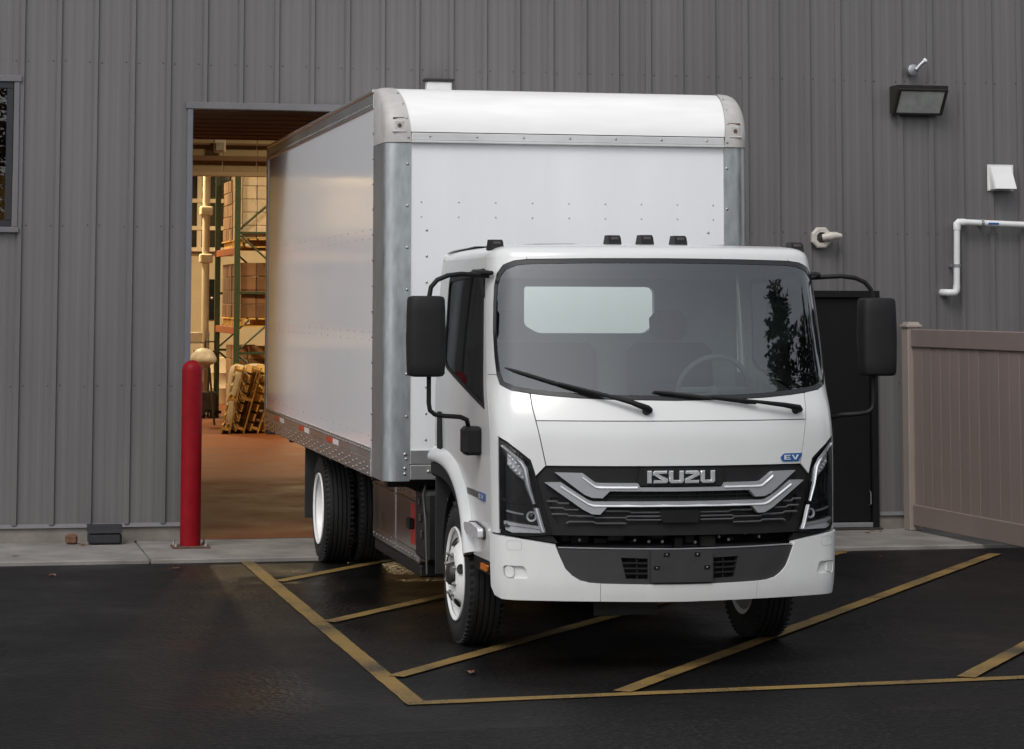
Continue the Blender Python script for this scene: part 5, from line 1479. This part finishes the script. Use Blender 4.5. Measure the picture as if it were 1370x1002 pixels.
# ------------------------------------------------------------------ wheels
def tyre_mesh():
    RT, W = .405, .225; mb = MB()
    h = W / 2
    prof = [(-h + .015, .268), (-h + .004, .285), (-h - .004, .325), (-h + .000, .360), (-h + .012, .386), (-h + .030, .398)]
    # tread with circumferential grooves
    x = -h + .035
    for k in range(5):
        w = (2 * (h - .035) - 4 * .010) / 5
        prof += [(x, RT - .002 if k in (0, 4) else RT), (x + w, RT - .002 if k in (0, 4) else RT)]
        if k < 4: prof += [(x + w + .001, RT - .012), (x + w + .009, RT - .012)]
        x += w + .010
    prof += [(h - .030, .398), (h - .012, .386), (h, .360), (h + .004, .325), (h - .004, .285), (h - .015, .268)]
    mb.lathe(prof, None, 72)
    # shoulder sipes
    for k in range(60):
        th = 2 * math.pi * k / 60
        for s in (-1, 1):
            Mx = Matrix.Rotation(th, 4, 'X')
            mb.box(min(s * (h - .034), s * (h - .008)), max(s * (h - .034), s * (h - .008)), -.008, .008, .386, .4015, Mx)
    # sidewall rib rings
    return mb.mesh('tyre', M['tyre'], 30)
TYM = tyre_mesh()
def rim_front(sg):
    """outer side is +x of the mesh"""
    mb = MB(); h = .1125
    prof = [(h - .006, .250), (h + .004, .262), (h + .006, .270), (h - .002, .274), (h - .012, .268), (h - .02, .25), (h - .05, .238), (h - .07, .225), (h - .055, .215), (h - .02, .195), (h + .005, .17), (h + .018, .135), (h + .020, .115), (h + .004, .108), (h - .015, .105), (h - .02, .0)]
    mb.lathe(prof[::-1], None, 48)
    mb.lathe([(-h + .01, .268), (-h + .02, .24), (h - .05, .236)], None, 32)
    return mb.mesh('rim', M['wheel_white'], 35)
def rim_rear():
    mb = MB(); h = .1125
    prof = [(h - .006, .250), (h + .004, .262), (h + .006, .270), (h - .002, .274), (h - .012, .268), (h - .02, .252), (h - .06, .243), (h - .11, .236), (h - .125, .215), (h - .115, .17), (h - .125, .12), (h - .130, .0)]
    mb.lathe(prof[::-1], None, 48); mb.lathe([(-h + .01, .268), (-h + .02, .24), (h - .10, .238)], None, 32)
    return mb.mesh('rim', M['wheel_white'], 35)
RFM, RRM = rim_front(1), rim_rear()
def disc_mesh(r_, m_):
    mb = MB(); mb.lathe([(.0, r_), (.003, r_ * .9), (.003, 0)], None, 14); return mb.mesh('hand_hole', M[m_], 40)
HH = MB(); HH.lathe([(0, .030), (.004, .028), (.001, 0)], None, 14); HHM = HH.mesh('hand_hole', M['chassis'], 40)
LN = MB(); LN.lathe([(0, .016), (.014, .016), (.017, .010), (.026, .010), (.028, 0)], None, 6); LNM = LN.mesh('lug_nut', M['bolt'])
HB = MB(); HB.lathe([(-.03, .088), (.0, .085), (.012, .07), (.05, .062), (.058, .05), (.06, 0)], None, 24); HBM = HB.mesh('hub', M['steel_dark'], 40)
def wheel(u_out, v, kind, sg, steer=0.0):
    """u_out: outer face of the tyre"""
    cx = sg * (u_out - .1125)
    o = empty('wheel', (cx, v, .405), (0 if sg > 0 else math.pi) + steer, parent=TR)
    t = link_mesh('tyre', TYM, o)
    if kind == 'inner':
        link_mesh('rim', RRM, o, (0, 0, 0), math.pi); return
    r_ = link_mesh('rim', RFM if kind == 'front' else RRM, o)
    if kind == 'front':
        for k in range(5):
            th = 2 * math.pi * (k + .2) / 5
            hh = link_mesh('hand_hole', HHM, o, (.1125 - .012, .186 * math.cos(th), .186 * math.sin(th))); hh.rotation_euler = (0, R(38) * 1, 0)
            n = Vector((.82, math.cos(th) * .57, math.sin(th) * .57)); hh.rotation_mode = 'QUATERNION'; hh.rotation_quaternion = n.to_track_quat('X', 'Z'); hh.location = (.1125 + .004, .186 * math.cos(th), .186 * math.sin(th)); hh.scale = (1, 1, 1)
        for k in range(8):
            th = 2 * math.pi * (k + .5) / 8
            l = link_mesh('lug_nut', LNM, o, (.1125 + .016, .122 * math.cos(th), .122 * math.sin(th)))
        link_mesh('hub', HBM, o, (.1125 - .01, 0, 0))
    else:
        for k in range(8):
            th = 2 * math.pi * (k + .5) / 8
            link_mesh('lug_nut', LNM, o, (.1125 - .128, .135 * math.cos(th), .135 * math.sin(th)))
        link_mesh('hub', HBM, o, (.1125 - .15, 0, 0))
for sg in (-1, 1):
    wheel(.985, VA, 'front', sg); wheel(1.165, VA + WB, 'rear', sg); wheel(.905, VA + WB, 'inner', sg)
# ------------------------------------------------------------------ conifers across the yard (clump mirrored in the windscreen, unseen row added to shade the wall)
def conifer(seed, h, rad, m):
    rnd = random.Random(seed); tr = MB(); N = 9
    pts = [(math.sin(k * .9 + seed) * .05 * h * .06, math.cos(k * .7) * .03, h * .96 * k / N) for k in range(N + 1)]
    tr.tube(pts, [max(.012, .022 * h * (1 - k / (N + .3))) for k in range(N + 1)], 8)
    cr = MB(); vs = []; fs = []
    nb = int(h * 11)
    for b in range(nb):
        t = .10 + .89 * (b + rnd.random()) / nb; z0 = h * t; th = rnd.uniform(0, 2 * math.pi)
        L_ = rad * (1 - t) ** .75 * rnd.uniform(.65, 1.12) + .12
        dr = rnd.uniform(-.25, .12)
        if b % 4 == 0: tr.tube([(0, 0, z0), (math.cos(th) * L_ * .9, math.sin(th) * L_ * .9, z0 + dr * L_)], [.03, .008], 4, False)
        ns = int(14 + L_ * 30)
        for k in range(ns):
            s = (k + rnd.random()) / ns; c = Vector((math.cos(th) * L_ * s, math.sin(th) * L_ * s, z0 + dr * L_ * s - .12 * L_ * s * s))
            c += Vector((rnd.gauss(0, .11), rnd.gauss(0, .11), rnd.gauss(0, .06))) * (1.2 - .5 * s) * 1.5
            d_ = Vector((math.cos(th) + rnd.gauss(0, .7), math.sin(th) + rnd.gauss(0, .7), rnd.gauss(-.15, .35))).normalized()
            w = d_.orthogonal().normalized(); w.rotate(Matrix.Rotation(rnd.uniform(0, 6.28), 3, d_))
            l = rnd.uniform(.18, .38); ww = rnd.uniform(.045, .085); n0 = len(vs)
            vs += [c - w * ww, c + d_ * l * .6 - w * ww * .7, c + d_ * l, c + d_ * l * .5 + w * ww]
            fs.append((n0, n0 + 1, n0 + 2, n0 + 3))
    cr.add(vs, fs)
    return tr.mesh('trunk', M['bark'], 50), cr.mesh('crown', M[m])
CA = conifer(3, 15, 2.6, 'needles'); CB = conifer(11, 12, 2.9, 'needles2')
TREES = [(9.4, -13.6, 0, .46, 'tall slim dark conifer standing at the right edge of the yard'),
         (10.3, -12.2, 1, .46, 'paler broad conifer next to the tall slim dark one'),
         (10.9, -11.0, 0, .40, 'dark conifer in the middle of the clump by the yard'),
         (11.2, -9.7, 1, .42, 'low broad conifer in the clump by the yard'),
         (11.3, -8.3, 0, .34, 'smaller dark conifer nearest the building')]
for k in range(17):  # unseen row, added to cut low sky light on the wall foot
    TREES.append((-24 + k * 2.7 + random.uniform(-.5, .5), -31.5 - random.uniform(0, 2.5), (k * 7 // 3) % 2, random.uniform(.50, .58) if (k * 7 // 3) % 2 == 0 else random.uniform(.60, .70), 'unseen conifer of the dense row added to shade the lower wall'))
for x, y, k, s, lb in TREES:
    o = empty('conifer_tree', (x, y, 0), random.uniform(0, 6), lb, 'tree', 'conifers across the yard')
    o.scale = (s * 1.25, s * 1.25, s) if 'row' in lb else (s * 2.6, s * 2.6, s)
    t_, c_ = (CA, CB)[k]
    link_mesh('trunk', t_, o); link_mesh('crown', c_, o)
